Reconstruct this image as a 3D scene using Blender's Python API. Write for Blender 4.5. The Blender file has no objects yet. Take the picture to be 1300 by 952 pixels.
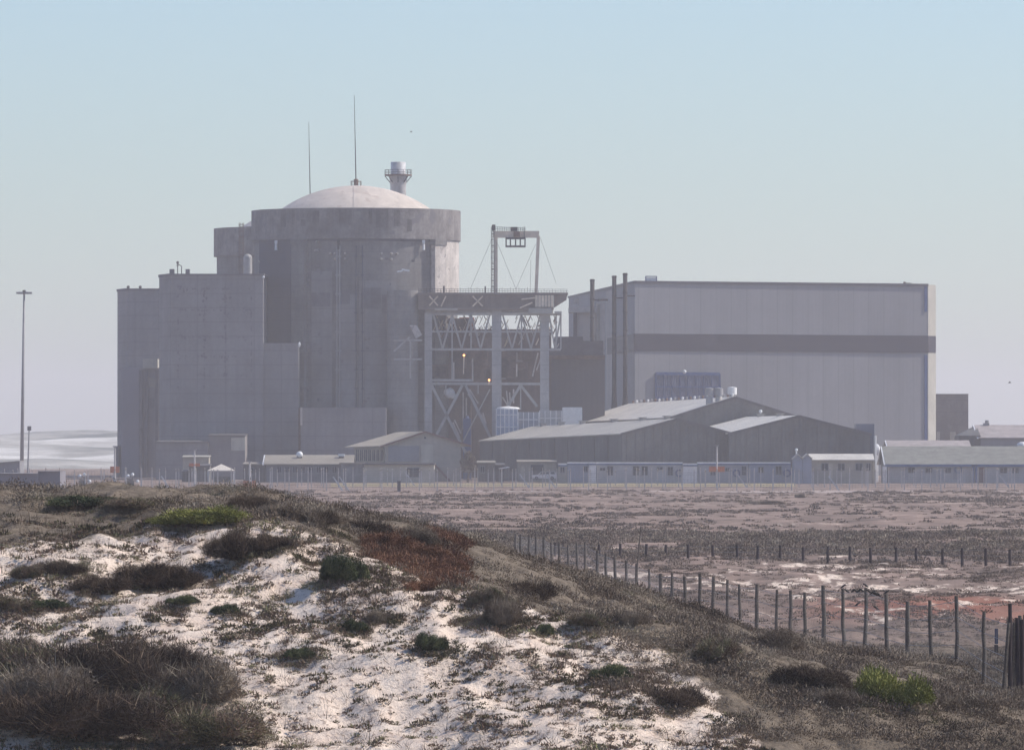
import bpy, math, random
import numpy as np
from mathutils import Vector, Matrix
R = math.radians
random.seed(7); rng = np.random.default_rng(7)
scene = bpy.context.scene
COL = scene.collection
F = 8860.0; CX = 650.0; CY = 476.0; HY = 560.0; CAMZ = 8.0
PITCH = math.atan((HY-CY)/F)

# ------------------------------------------------------------------ camera geometry used to work out real positions
def P(px, py, Y):
    u = (px-CX)/F; v = (CY-py)/F
    dy = math.cos(PITCH) - v*math.sin(PITCH); dz = math.sin(PITCH) + v*math.cos(PITCH)
    t = Y/dy
    return Vector((u*t, Y, CAMZ + dz*t))
def XA(px, Y): return (px-CX)*Y/F
def ZA(py, Y): return P(CX, py, Y).z
def PM(Y): return Y/F            # metres per pixel

# ------------------------------------------------------------------ numpy noise
def hsh(ix, iy, seed):
    n = (ix.astype(np.int64)*374761393 + iy.astype(np.int64)*668265263 + seed*974634777) & 0xffffffff
    n = ((n ^ (n >> 13))*1274126177) & 0xffffffff
    return ((n ^ (n >> 16)) & 0xffff)/65535.0
def vnoise(x, y, seed=0):
    x = np.asarray(x, float); y = np.asarray(y, float)
    ix = np.floor(x); iy = np.floor(y); fx = x-ix; fy = y-iy
    fx = fx*fx*(3-2*fx); fy = fy*fy*(3-2*fy)
    a = hsh(ix, iy, seed); b = hsh(ix+1, iy, seed); c = hsh(ix, iy+1, seed); d = hsh(ix+1, iy+1, seed)
    return (a*(1-fx)+b*fx)*(1-fy) + (c*(1-fx)+d*fx)*fy
def fbm(x, y, seed=0, oct=4, gain=.5):
    s = 0; a = 1; t = 0
    for k in range(oct):
        s = s + a*vnoise(x*2**k+k*17.3, y*2**k-k*9.1, seed+k); t += a; a *= gain
    return s/t
def sstep(a, b, x):
    t = np.clip((np.asarray(x, float)-a)/(b-a), 0, 1); return t*t*(3-2*t)

# ------------------------------------------------------------------ terrain: thin plate spline through surveyed points of the dune
CREST = [(-400,650,192),(-200,648,192),(0,650,192),(100,660,191),(190,668,190),(290,662,190),(350,668,189),(400,688,187),(470,708,185),
         (520,733,183),(600,755,180),(700,780,177),(780,805,174),(850,850,171),(960,940,166)]
RIDGE = [(-400,632,228),(-200,634,228),(0,634,228),(100,629,228),(150,632,228),(250,636,226),(300,624,225),(360,632,224),(420,641,222),(500,653,218),
         (560,672,214),(640,690,213),(680,712,208),(760,762,201),(820,783,200),(900,806,214),(1000,838,215),(1130,862,200)]
pts = []
for (u, y, Y) in CREST+RIDGE:
    pts.append((XA(u, Y), Y, ZA(y, Y)-(.22 if Y > 195 else 0)))
for (u, y, Y) in [(0,952,165),(300,952,165),(600,952,163),(-300,952,165),(0,860,172),(300,860,172),(600,870,170),(0,760,181),(250,760,181),
                  (430,800,177),(620,820,173),(150,648,210),(350,652,208),(480,690,200),(600,730,192),(780,900,166),(700,780,184)]:
    pts.append((XA(u, Y), Y, ZA(y, Y)))
for X in (-30,-20,-10,-4,3,8,14,24):
    pts.append((X, 156, .35 if X < 4 else 0.1)); pts.append((X, 138, 0.0))
for X in (-30,-20,-12,-6): pts.append((X, 262, .8)); pts.append((X, 290, -.3))
for X in (-3,2,7,14,24): pts.append((X, 255, -.1 if X > 4 else .6)); pts.append((X, 290, -.5))
pts += [(12,165,0),(16,180,.3),(22,195,.3),(14.5,222,.5),(11,240,.2),(20,235,.2),(24,165,0)]
PT = np.array(pts)
def tps_k(r2): return np.where(r2 > 1e-9, r2*np.log(np.maximum(r2, 1e-9)), 0)
n_ = len(PT); A_ = np.zeros((n_+3, n_+3)); sc = 10.0
xy = PT[:, :2]/sc
d2 = ((xy[:, None]-xy[None])**2).sum(-1)
A_[:n_, :n_] = tps_k(d2) + np.eye(n_)*0.004
A_[:n_, n_] = 1; A_[:n_, n_+1:] = xy; A_[n_, :n_] = 1; A_[n_+1:, :n_] = xy.T
W_ = np.linalg.solve(A_, np.concatenate([PT[:, 2], np.zeros(3)]))
def dune(X, Y):
    q = np.stack([X/sc, Y/sc], -1); out = np.zeros(len(X))
    for s in range(0, len(X), 20000):
        qq = q[s:s+20000]; r2 = ((qq[:, None]-xy[None])**2).sum(-1)
        out[s:s+20000] = tps_k(r2)@W_[:n_] + W_[n_] + qq@W_[n_+1:]
    return out
def crestY(u):  return np.interp(u, [c[0] for c in CREST]+[1060], [c[2] for c in CREST]+[140])
def ground_z(X, Y):
    X = np.atleast_1d(np.asarray(X, float)).ravel(); Y = np.atleast_1d(np.asarray(Y, float)).ravel()
    base = -.55 + .55*sstep(1180, 1330, Y) + 6.5*sstep(90, 20, Y)*sstep(-60, -10, Y)
    base = base - .0*X + .55*sstep(420, 300, Y)*sstep(150, 230, Y)*0
    w = sstep(136, 158, Y)*sstep(288, 262, Y)*sstep(-30, -24, X)*sstep(24, 19, X)
    # beyond the frame the dune simply carries on to the left
    wl = sstep(136, 158, Y)*sstep(288, 262, Y)*sstep(-90, -60, X)*sstep(24, 19, X)
    m = wl > 0
    z = base.copy()
    if m.any():
        z[m] = base[m]*(1-wl[m]) + wl[m]*dune(np.clip(X[m], -28, 22), Y[m])
    near = sstep(145, 165, Y)*sstep(600, 300, Y)
    z = z + near*((fbm(X/3.0, Y/4.0, 3)-.5)*1.0 + (np.abs(fbm(X/1.3, Y/1.6, 5, 4)-.5))*-.75+.08)
    z = z + sstep(230, 320, Y)*sstep(1250, 1100, Y)*((fbm(X/14, Y/30, 9)-.5)*1.0)
    # gentle rise of the vegetated belt in front of the far posts
    z = z + .5*sstep(525, 550, Y)*sstep(640, 590, Y)
    return z
def gz(X, Y): return float(ground_z([X], [Y])[0])

# ------------------------------------------------------------------ materials
def newmat(name):
    m = bpy.data.materials.new(name); m.use_nodes = True
    nt = m.node_tree; b = nt.nodes['Principled BSDF']
    return m, nt, b
def N(nt, t, **kw):
    n = nt.nodes.new(t)
    for k, v in kw.items():
        if k.startswith('i_'): n.inputs[k[2:].replace('_', ' ')].default_value = v
        else: setattr(n, k, v)
    return n
def mapping(nt, scale, src='Object'):
    tc = N(nt, 'ShaderNodeTexCoord'); mp = N(nt, 'ShaderNodeMapping')
    nt.links.new(tc.outputs[src], mp.inputs[0]); mp.inputs['Scale'].default_value = scale
    return mp.outputs[0]
def noise(nt, scale, vec, detail=5, rough=.6):
    n = N(nt, 'ShaderNodeTexNoise'); n.inputs['Scale'].default_value = scale
    n.inputs['Detail'].default_value = detail; n.inputs['Roughness'].default_value = rough
    nt.links.new(vec, n.inputs['Vector']); return n.outputs['Fac']
def ramp(nt, fac, stops):
    r = N(nt, 'ShaderNodeValToRGB'); e = r.color_ramp.elements
    while len(e) < len(stops): e.new(.5)
    for k, (p, c) in enumerate(stops):
        e[k].position = p; e[k].color = tuple(c)+(1,) if len(c) == 3 else c
    nt.links.new(fac, r.inputs[0]); return r.outputs[0]
def mixc(nt, fac, a, b, mode='MIX'):
    m = N(nt, 'ShaderNodeMix', data_type='RGBA', blend_type=mode)
    for s, v in ((0, fac), (6, a), (7, b)):
        if hasattr(v, 'node'): nt.links.new(v, m.inputs[s])
        else: m.inputs[s].default_value = (tuple(v)+(1,) if isinstance(v, (tuple, list)) and len(v) == 3 else v)
    return m.outputs[2]
def math_(nt, op, a, b=None, clamp=False):
    m = N(nt, 'ShaderNodeMath', operation=op, use_clamp=clamp)
    for s, v in ((0, a), (1, b)):
        if v is None: continue
        if hasattr(v, 'node'): nt.links.new(v, m.inputs[s])
        else: m.inputs[s].default_value = v
    return m.outputs[0]
def sc3(c, k): return tuple(min(1, x*k) for x in c)
def M(name, base, var=.25, scale=.25, rough=.85, streak=True, ribs=None, lines=None, bump=.15, metal=0, fleck=None, joints=None):
    """weathered surface: large blotches, vertical weather streaks, optional cladding ribs (spacing m) and pour lines (spacing m)"""
    m, nt, b = newmat(name)
    v = mapping(nt, (1, 1, 1))
    n1 = noise(nt, scale, v, 6)
    col = ramp(nt, n1, [(.3, sc3(base, 1-var)), (.7, sc3(base, 1+var*.7))])
    if streak:
        v2 = mapping(nt, (1, 1, .06)); n2 = noise(nt, .9, v2, 4, .7)
        col = mixc(nt, 1.0, col, ramp(nt, n2, [(.35, (1-var*.6,)*3), (.62, (1, 1, 1))]), 'MULTIPLY')
    n3 = noise(nt, 1.7 if scale < 1 else scale*8, v, 6, .75)
    col = mixc(nt, 1.0, col, ramp(nt, n3, [(.36, (1-var*.8,)*3), (.62, (1, 1, 1))]), 'MULTIPLY')
    h = n3
    if lines:
        sx = N(nt, 'ShaderNodeSeparateXYZ'); nt.links.new(v, sx.inputs[0])
        fr = math_(nt, 'FRACT', math_(nt, 'DIVIDE', sx.outputs[2], lines))
        ln = math_(nt, 'LESS_THAN', fr, .05)
        col = mixc(nt, math_(nt, 'MULTIPLY', ln, .55), col, sc3(base, .4))
    if joints:
        sx = N(nt, 'ShaderNodeSeparateXYZ'); nt.links.new(v, sx.inputs[0])
        s = math_(nt, 'ADD', sx.outputs[0], math_(nt, 'MULTIPLY', sx.outputs[1], .37))
        q = math_(nt, 'DIVIDE', s, joints); fr = math_(nt, 'FRACT', q)
        cell = N(nt, 'ShaderNodeTexWhiteNoise', noise_dimensions='1D'); nt.links.new(math_(nt, 'FLOOR', q), cell.inputs['W'])
        col = mixc(nt, 1.0, col, ramp(nt, cell.outputs['Value'], [(0, (.93,)*3), (1, (1, 1, 1))]), 'MULTIPLY')
        col = mixc(nt, math_(nt, 'MULTIPLY', math_(nt, 'LESS_THAN', fr, .04), .4), col, sc3(base, .45))
    if fleck:
        nf = noise(nt, fleck[0], v, 3, .5)
        col = mixc(nt, ramp(nt, nf, [(fleck[1], (0, 0, 0)), (fleck[1]+.03, (1, 1, 1))]), col, fleck[2])
    if ribs:
        sx = N(nt, 'ShaderNodeSeparateXYZ'); nt.links.new(v, sx.inputs[0])
        s = math_(nt, 'ADD', sx.outputs[0], math_(nt, 'MULTIPLY', sx.outputs[1], .37))
        sn = math_(nt, 'SINE', math_(nt, 'MULTIPLY', s, 2*math.pi/ribs))
        h = math_(nt, 'ADD', math_(nt, 'MULTIPLY', sn, .6), math_(nt, 'MULTIPLY', n3, .4))
        pn = noise(nt, 1.0, mapping(nt, (1.0/(ribs*4), .37/(ribs*4), .0)), 1, 0)
        col = mixc(nt, 1.0, col, ramp(nt, pn, [(.35, (1-var*.4,)*3), (.6, (1, 1, 1))]), 'MULTIPLY')
    nt.links.new(col, b.inputs['Base Color'])
    b.inputs['Roughness'].default_value = rough; b.inputs['Metallic'].default_value = metal
    b.inputs['Specular IOR Level'].default_value = .25
    bp = N(nt, 'ShaderNodeBump'); bp.inputs['Strength'].default_value = bump; bp.inputs['Distance'].default_value = .05
    nt.links.new(h, bp.inputs['Height']); nt.links.new(bp.outputs[0], b.inputs['Normal'])
    return m
def EM(name, c, s):
    m, nt, b = newmat(name); b.inputs['Base Color'].default_value = tuple(c)+(1,)
    b.inputs['Emission Color'].default_value = tuple(c)+(1,); b.inputs['Emission Strength'].default_value = s; return m
def LEAF(name, stops, rough=.75):
    m, nt, b = newmat(name)
    a = N(nt, 'ShaderNodeAttribute'); a.attribute_name = 'rnd'
    oi = N(nt, 'ShaderNodeObjectInfo')
    f = math_(nt, 'ADD', a.outputs['Fac'], math_(nt, 'MULTIPLY', math_(nt, 'SUBTRACT', oi.outputs['Random'], .5), .15), True)
    nt.links.new(ramp(nt, f, stops), b.inputs['Base Color']); b.inputs['Roughness'].default_value = rough
    b.inputs['Specular IOR Level'].default_value = .15
    return m

m_conc   = M('weathered_concrete', (.235,.222,.215), .36, .13, .9, lines=2.4, fleck=(.5,.66,(.16,.15,.15)), joints=5.5)
m_conc2  = M('pale_grey_concrete', (.275,.26,.262), .24, .09, .9, lines=3.0, joints=6)
m_ring   = M('stained_ring_concrete', (.27,.245,.235), .45, .3, .9, fleck=(.35,.60,(.15,.14,.145)))
m_patch  = M('repair_mortar', (.17,.16,.17), .3, .5, .9)
m_dark   = M('shaded_blue_concrete', (.062,.070,.105), .25, .1, .9, lines=2.4)  # recess shade painted dark on the left bay; plain colour on pipes
m_dome   = M('white_painted_dome', (.64,.55,.465), .18, .3, .7, streak=False, fleck=(.5,.60,(.50,.41,.34)))
m_lite   = M('sunlit_buff_concrete', (.62,.56,.51), .28, .3, .85, fleck=(.6,.62,(.33,.29,.27)))  # pale tone paints in sunlight on containment and trestle; plain colour elsewhere
m_clad   = M('grey_wall_cladding', (.305,.30,.305), .11, .06, .8, ribs=.9, bump=.08, joints=4.2)
m_clad2  = M('warm_wall_cladding', (.42,.39,.36), .15, .1, .7, ribs=.9, bump=.2)
m_strip  = M('cream_corner_cladding', (.46,.43,.37), .15, .2, .6)
m_band   = M('dark_plum_band', (.045,.038,.050), .10, .1, .6)
m_edge   = M('dark_roof_edge', (.08,.075,.09), .2, .5, .6)
m_blue   = M('blue_paint', (.05,.09,.22), .15, .5, .5)
m_louv   = M('blue_grey_louvre', (.10,.12,.19), .2, .6, .5, ribs=.6, bump=.6)
m_stack  = M('rusty_flue_steel', (.015,.010,.011), .4, .5, .7)
m_rust   = M('rusty_machinery', (.22,.14,.10), .5, .3, .8)
m_brownw = M('brown_sheeting', (.19,.13,.10), .45, .08, .85, ribs=1.2)
m_steel  = M('grey_painted_steel', (.42,.40,.375), .2, .4, .6)
m_buff   = M('buff_painted_steel', (.80,.66,.50), .2, .6, .6)
m_girder = M('grey_brown_girder', (.27,.215,.18), .25, .3, .7)
m_conccol= M('concrete_column', (.42,.405,.39), .2, .3, .9, lines=3)
m_black  = M('black_metal', (.03,.03,.035), .3, 1, .5)
m_white  = M('white_paint', (.78,.77,.75), .12, .8, .5)
m_roofw  = M('bright_fibre_cement_roof', (.66,.61,.53), .22, .3, .6, streak=False, ribs=1.2, fleck=(.8,.63,(.52,.49,.45)))
m_roofg  = M('grey_sheet_roof', (.47,.43,.365), .2, .2, .6, streak=False, ribs=1.2)
m_roofd  = M('dull_beige_roof', (.30,.265,.215), .2, .2, .75, streak=False, ribs=1.2)
m_frame  = M('dull_window_frame', (.26,.27,.29), .1, 1, .6)
m_roofo  = M('olive_tiled_roof', (.24,.235,.205), .30, .6, .85, streak=False, lines=.5, fleck=(1.2,.62,(.16,.155,.13)))
m_roofp  = M('pinkish_tiled_roof', (.38,.33,.31), .25, .5, .85, streak=False)
m_shed   = M('dark_corrugated_wall', (.165,.158,.145), .3, .15, .75, ribs=1.1, bump=.5)
m_shed2  = M('dark_corrugated_gable', (.18,.17,.155), .3, .15, .75, ribs=.9, bump=.5)
m_trim   = M('dark_rake_trim', (.12,.11,.11), .2, 1, .7)
m_cream  = M('cream_plaster', (.50,.47,.39), .2, .3, .85)
m_tan    = M('tan_plaster', (.40,.37,.31), .2, .3, .85)
m_glass  = M('dark_window_glass', (.04,.045,.055), .3, 1, .25, streak=False)
m_redtrim= M('red_brown_trim', (.20,.10,.08), .2, 1, .7)
m_cabin  = M('pale_blue_cabin_panel', (.36,.37,.40), .15, .5, .6, ribs=1.0)
m_cabinw = M('white_cabin_panel', (.46,.46,.46), .15, .5, .6, ribs=1.0)
m_cabinb = M('light_blue_cabin_panel', (.31,.34,.42), .15, .5, .6, ribs=1.0)
m_bluet  = M('bright_blue_trim', (.10,.16,.29), .2, 1, .5)
m_post   = M('grey_weathered_wood', (.20,.165,.135), .45, 2.5, .9, bump=.6)
m_post2  = M('dark_creosote_wood', (.055,.038,.042), .35, 3, .8)
m_fpost  = M('pale_fence_post', (.60,.56,.53), .2, 1, .7)
m_wire   = M('galvanised_wire', (.30,.29,.28), .2, 3, .5)
m_orange = M('orange_board', (.62,.20,.09), .2, 1, .6)
m_galv   = M('galvanised_mast', (.33,.32,.32), .2, .4, .5)
m_bird   = M('black_feathers', (.015,.014,.016), .2, 20, .6)
m_tank   = M('blue_drum_plastic', (.42,.46,.54), .2, .5, .5)
m_bark   = M('grey_bark', (.12,.09,.07), .3, 3, .9)
m_tyre   = M('tyre_rubber', (.02,.02,.02), .2, 5, .8)
m_tent   = M('cream_canvas', (.72,.64,.54), .1, .5, .8)
m_lamp   = EM('lit_orange_lamp', (1.0,.42,.15), 3.5)
m_lampw  = M('white_lamp_lens', (.80,.80,.78), .05, 3, .3)

l_dry  = LEAF('dry_brown_twigs', [(0,(.016,.010,.007)),(.4,(.048,.030,.021)),(.75,(.11,.073,.050)),(1,(.21,.15,.10))])
l_grey = LEAF('grey_brown_scrub', [(0,(.075,.055,.040)),(.3,(.14,.10,.072)),(.55,(.21,.16,.115)),(.8,(.29,.235,.175)),(1,(.38,.32,.24))])
l_green= LEAF('dark_green_leaves', [(0,(.022,.030,.014)),(.5,(.065,.080,.036)),(.85,(.13,.145,.06)),(1,(.22,.20,.10))])
l_yel  = LEAF('yellow_green_leaves', [(0,(.06,.065,.018)),(.5,(.19,.195,.045)),(.85,(.31,.30,.08)),(1,(.42,.38,.13))])
l_red  = LEAF('red_brown_leaves', [(0,(.07,.036,.022)),(.5,(.185,.085,.048)),(.85,(.27,.14,.082)),(1,(.33,.22,.14))])
l_mix  = LEAF('mixed_succulent_leaves', [(0,(.05,.042,.026)),(.3,(.11,.10,.045)),(.5,(.17,.105,.08)),(.75,(.22,.18,.13)),(.9,(.16,.17,.065)),(1,(.33,.27,.18))])
l_plain= LEAF('low_plain_scrub', [(0,(.10,.075,.055)),(.5,(.22,.165,.125)),(1,(.34,.26,.20))])

l_olive = LEAF('olive_grey_scrub', [(0,(.06,.055,.04)),(.5,(.145,.13,.09)),(.85,(.22,.20,.135)),(1,(.32,.27,.19))])
# ground materials
def ground_material():
    m, nt, b = newmat('sand_and_scrub_ground')
    v = mapping(nt, (1, 1, 1))
    a_s = N(nt, 'ShaderNodeAttribute', attribute_name='sand'); a_r = N(nt, 'ShaderNodeAttribute', attribute_name='red'); a_g = N(nt, 'ShaderNodeAttribute', attribute_name='far')
    n_b = noise(nt, .9, v, 6, .65); n_s = noise(nt, 5, v, 6, .7); n_f = noise(nt, 26, v, 4, .6)
    sand = ramp(nt, n_b, [(.3, (.76,.60,.485)), (.7, (.92,.785,.655))])
    sand = mixc(nt, 1, sand, ramp(nt, n_f, [(.25, (.78,.75,.72)), (.6, (1, 1, 1))]), 'MULTIPLY')
    deb = ramp(nt, n_s, [(.56, (0, 0, 0)), (.62, (1, 1, 1))])
    sand = mixc(nt, math_(nt, 'MULTIPLY', deb, .75), sand, (.25,.17,.13))
    # scrubby earth, streaked far away by its own patchiness
    vf = mapping(nt, (.25, .05, 1)); n_p = noise(nt, 1.0, vf, 6, .65); n_q = noise(nt, .12, v, 5, .7)
    earth = ramp(nt, n_p, [(.30, (.16,.122,.10)), (.5, (.265,.20,.165)), (.68, (.39,.295,.245))])
    earth = mixc(nt, 1, earth, ramp(nt, n_q, [(.35, (.65,.63,.62)), (.6, (1.05,1.0,.98))]), 'MULTIPLY')
    nearth = ramp(nt, n_s, [(.3, (.11,.085,.062)), (.7, (.25,.20,.15))])
    earth = mixc(nt, a_g.outputs['Fac'], nearth, earth)
    earth = mixc(nt, math_(nt, 'MULTIPLY', a_r.outputs['Fac'], .85), earth, mixc(nt, n_s, (.24,.085,.055), (.34,.155,.105)))
    mask = math_(nt, 'ADD', a_s.outputs['Fac'], math_(nt, 'MULTIPLY', math_(nt, 'SUBTRACT', n_s, .5), .9))
    nfar = noise(nt, 1.0, mapping(nt, (1.1, .28, 1)), 6, .75)
    mask = math_(nt, 'ADD', mask, math_(nt, 'MULTIPLY', math_(nt, 'MULTIPLY', math_(nt, 'SUBTRACT', nfar, .55), 2.6), a_g.outputs['Fac']))
    mask = ramp(nt, mask, [(.38, (0, 0, 0)), (.66, (1, 1, 1))])
    nt.links.new(mixc(nt, mask, earth, sand), b.inputs['Base Color'])
    b.inputs['Roughness'].default_value = .95; b.inputs['Specular IOR Level'].default_value = .1
    bp = N(nt, 'ShaderNodeBump'); bp.inputs['Strength'].default_value = .9; bp.inputs['Distance'].default_value = .12
    nt.links.new(math_(nt, 'ADD', math_(nt, 'MULTIPLY', n_s, .8), math_(nt, 'MULTIPLY', n_f, .25)), bp.inputs['Height']); nt.links.new(bp.outputs[0], b.inputs['Normal'])
    return m
m_ground = ground_material()
def hill_material():
    m, nt, b = newmat('far_dunes')
    n1 = noise(nt, 1.0, mapping(nt, (.013, .008, .03)), 6, .68)
    c = ramp(nt, n1, [(.40, (.16,.16,.14)), (.50, (.34,.32,.28)), (.62, (.62,.59,.54))])
    nt.links.new(c, b.inputs['Base Color']); b.inputs['Roughness'].default_value = .95; return m
m_hill = hill_material()

# ------------------------------------------------------------------ mesh building
class MB:
    def __init__(s, xf=None): s.v = []; s.f = []; s.mi = []; s.xf = xf; s.k = 0
    def add(s, vs, fs):
        o = len(s.v)
        s.v += [tuple(s.xf(*p)) if s.xf else tuple(p) for p in vs]
        s.f += [tuple(i+o for i in f) for f in fs]; s.mi += [s.k]*len(fs); return s
    def box(s, x0, x1, y0, y1, z0, z1):
        return s.add([(x0,y0,z0),(x1,y0,z0),(x1,y1,z0),(x0,y1,z0),(x0,y0,z1),(x1,y0,z1),(x1,y1,z1),(x0,y1,z1)],
                     [(0,3,2,1),(4,5,6,7),(0,1,5,4),(1,2,6,5),(2,3,7,6),(3,0,4,7)])
    def prism(s, poly, z0, z1):
        n = len(poly)
        return s.add([(x,y,z0) for x,y in poly]+[(x,y,z1) for x,y in poly],
                     [tuple(range(n))[::-1], tuple(range(n,2*n))]+[(i,(i+1)%n,n+(i+1)%n,n+i) for i in range(n)])
    def prism_y(s, poly, y0, y1):   # poly in (x,z)
        n = len(poly)
        return s.add([(x,y0,z) for x,z in poly]+[(x,y1,z) for x,z in poly],
                     [tuple(range(n)), tuple(range(n,2*n))[::-1]]+[(i,n+i,n+(i+1)%n,(i+1)%n) for i in range(n)])
    def prism_x(s, poly, x0, x1):   # poly in (y,z)
        n = len(poly)
        return s.add([(x0,y,z) for y,z in poly]+[(x1,y,z) for y,z in poly],
                     [tuple(range(n))[::-1], tuple(range(n,2*n))]+[(i,(i+1)%n,n+(i+1)%n,n+i) for i in range(n)])
    def tube(s, p, q, r0, r1=None, n=8, caps=True):
        r1 = r0 if r1 is None else r1
        p = Vector(p); q = Vector(q); d = (q-p).normalized()
        a = Vector((1,0,0)) if abs(d.x) < .8 else Vector((0,1,0))
        e = d.cross(a).normalized(); g = d.cross(e)
        vs = []
        for c, r in ((p, r0), (q, r1)):
            for i in range(n):
                t = 2*math.pi*i/n; vs.append(tuple(c+(e*math.cos(t)+g*math.sin(t))*r))
        fs = [(i,(i+1)%n,n+(i+1)%n,n+i) for i in range(n)]
        if caps: fs += [tuple(range(n))[::-1], tuple(range(n,2*n))]
        return s.add(vs, fs)
    def bar(s, p, q, w, t=None):
        t = w if t is None else t
        p = Vector(p); q = Vector(q); d = (q-p).normalized()
        up = Vector((0,1,0)) if abs(d.y) < .8 else Vector((0,0,1))
        e = d.cross(up).normalized()*w/2; g = d.cross(e).normalized()*t/2
        vs = [tuple(c+a*e+b_*g) for c in (p, q) for a, b_ in ((-1,-1),(1,-1),(1,1),(-1,1))]
        return s.add(vs, [(0,1,2,3),(7,6,5,4),(0,4,5,1),(1,5,6,2),(2,6,7,3),(3,7,4,0)])
    def lathe(s, prof, cx, cy, n=48, a0=0, a1=2*math.pi):
        full = abs(a1-a0-2*math.pi) < 1e-6; m = n if full else n+1; vs = []
        for r, z in prof:
            for i in range(m):
                t = a0+(a1-a0)*i/n; vs.append((cx+r*math.cos(t), cy+r*math.sin(t), z))
        fs = []
        for j in range(len(prof)-1):
            for i in range(n):
                k = (i+1)%m; fs.append((j*m+i, j*m+k, (j+1)*m+k, (j+1)*m+i))
        return s.add(vs, fs)
    def ball(s, c, r, n=10, sz=1.0):
        prof = [(max(1e-3, r*math.sin(math.pi*j/n)), c[2]-r*sz*math.cos(math.pi*j/n)) for j in range(n+1)]
        return s.lathe(prof, c[0], c[1], n)
    def build(s, name, mats, parent=None, smooth=False):
        off = Vector((0,0,0)); q = parent
        while q is not None: off += q.location; q = q.parent
        me = bpy.data.meshes.new(name)
        me.from_pydata([(x-off.x, y-off.y, z-off.z) for x,y,z in s.v], [], s.f)
        mats = mats if isinstance(mats, (list, tuple)) else [mats]
        for m in mats: me.materials.append(m)
        if len(mats) > 1: me.polygons.foreach_set('material_index', s.mi)
        if smooth: me.polygons.foreach_set('use_smooth', [True]*len(s.f))
        me.update()
        o = bpy.data.objects.new(name, me); COL.objects.link(o)
        if parent is not None: o.parent = parent
        return o
def tag(o, label=None, cat=None, group=None, kind=None):
    if label: o['label'] = label
    if cat: o['category'] = cat
    if group: o['group'] = group
    if kind: o['kind'] = kind
    return o
def thing(name, label, cat, loc, group=None):
    o = bpy.data.objects.new(name, None); COL.objects.link(o); o.location = loc; o.empty_display_size = .5
    return tag(o, label, cat, group)
def copy_tree(o, parent=None):
    c = o.copy(); COL.objects.link(c)
    if parent is not None: c.parent = parent
    for ch in list(o.children): copy_tree(ch, c)
    return c
def frame(px, Y, rot=0, z=None):
    """local frame: x along the wall to the right, y away from the viewer, z up"""
    X = XA(px, Y); z0 = gz(X, Y) if z is None else z
    c, s_ = math.cos(R(rot)), math.sin(R(rot))
    return lambda x, y, z: (X+c*x-s_*y, Y+s_*x+c*y, z0+z), Vector((X, Y, z0))

# ================================================================== GROUND
def axis(dense0, dense1, step, lo, hi, g=1.12):
    a = list(np.arange(dense0, dense1+1e-6, step))
    s = step; x = dense1
    while x < hi: s *= g; x += s; a.append(min(x, hi))
    s = step; x = dense0
    while x > lo: s *= g; x -= s; a.insert(0, max(x, lo))
    return np.unique(np.array(a))
xs = axis(-17, 20, .14, -6000, 6000, 1.09)
ys = np.unique(np.concatenate([axis(160, 232, .16, -400, 262, 1.06), np.arange(232, 300, .8), np.arange(300, 560, 2.0), axis(560, 1400, 8, 560, 9000, 1.12)]))
XX, YY = np.meshgrid(xs, ys); fx, fy = XX.ravel(), YY.ravel()
ZZ = ground_z(fx, fy)
nx, ny = len(xs), len(ys)
def grid_mesh(name, vx, vy, vz, nx, ny):
    me = bpy.data.meshes.new(name); co = np.stack([vx, vy, vz], -1).astype(np.float32)
    i = np.arange(nx-1)[None, :]+nx*np.arange(ny-1)[:, None]; i = i.ravel()
    q = np.stack([i, i+1, i+1+nx, i+nx], -1).astype(np.int32)
    me.vertices.add(len(co)); me.vertices.foreach_set('co', co.ravel())
    me.loops.add(q.size); me.loops.foreach_set('vertex_index', q.ravel())
    me.polygons.add(len(q)); me.polygons.foreach_set('loop_start', np.arange(0, q.size, 4, dtype=np.int32))
    me.polygons.foreach_set('loop_total', np.full(len(q), 4, np.int32)); me.polygons.foreach_set('use_smooth', np.ones(len(q), bool))
    me.update(calc_edges=True); return me
me = grid_mesh('ground', fx, fy, ZZ, nx, ny)
def uof(X, Y): return CX + X*F/np.maximum(Y, 20)
def sand_mask(X, Y):
    u = uof(X, Y)
    s = sstep(1.5, -1.0, Y-crestY(np.clip(u, -400, 1060))-(fbm(X/1.6, Y/1.6, 21)-.5)*7)
    s = s*sstep(60, 120, Y)
    s = s*(.55+.9*(fbm(X/1.1, Y/1.6, 33)-.28)) * 1.15
    s = s*(1-.8*sstep(230, 120, u)*sstep(185.5, 188.5, Y+(fbm(X/1.5, Y/2, 38)-.5)*5))
    # wind-blown patches seen across the plain beyond the post fence
    w = sstep(385, 405, Y)*sstep(492, 478, Y)*sstep(690, 760, u)
    p = sstep(.42, .52, fbm(X/4.0, Y/14.0, 41))*(.25+.75*sstep(.42, .55, fbm(X/.9, Y/3.5, 42)))
    w2 = sstep(290, 320, Y)*sstep(405, 385, Y)*sstep(900, 1000, u)*sstep(.56, .63, fbm(X/3.0, Y/7.0, 43))
    w3 = sstep(500, 515, Y)*sstep(560, 540, Y)*sstep(.60, .66, fbm(X/6.0, Y/16.0, 47))
    w4 = sstep(560, 700, Y)*sstep(1240, 1100, Y)*sstep(.64, .70, fbm(X/12.0, Y/40.0, 49))*.8
    far = np.maximum.reduce([w*p*.70, w2*.66, w3*.8, w4*.55])
    return np.clip(np.maximum(s, far), 0, 1)
def red_mask(X, Y):
    u = uof(X, Y)
    return sstep(325, 345, Y)*sstep(400, 375, Y)*sstep(950, 1130, u)*sstep(.34, .5, fbm(X/5, Y/14, 51))
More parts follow.
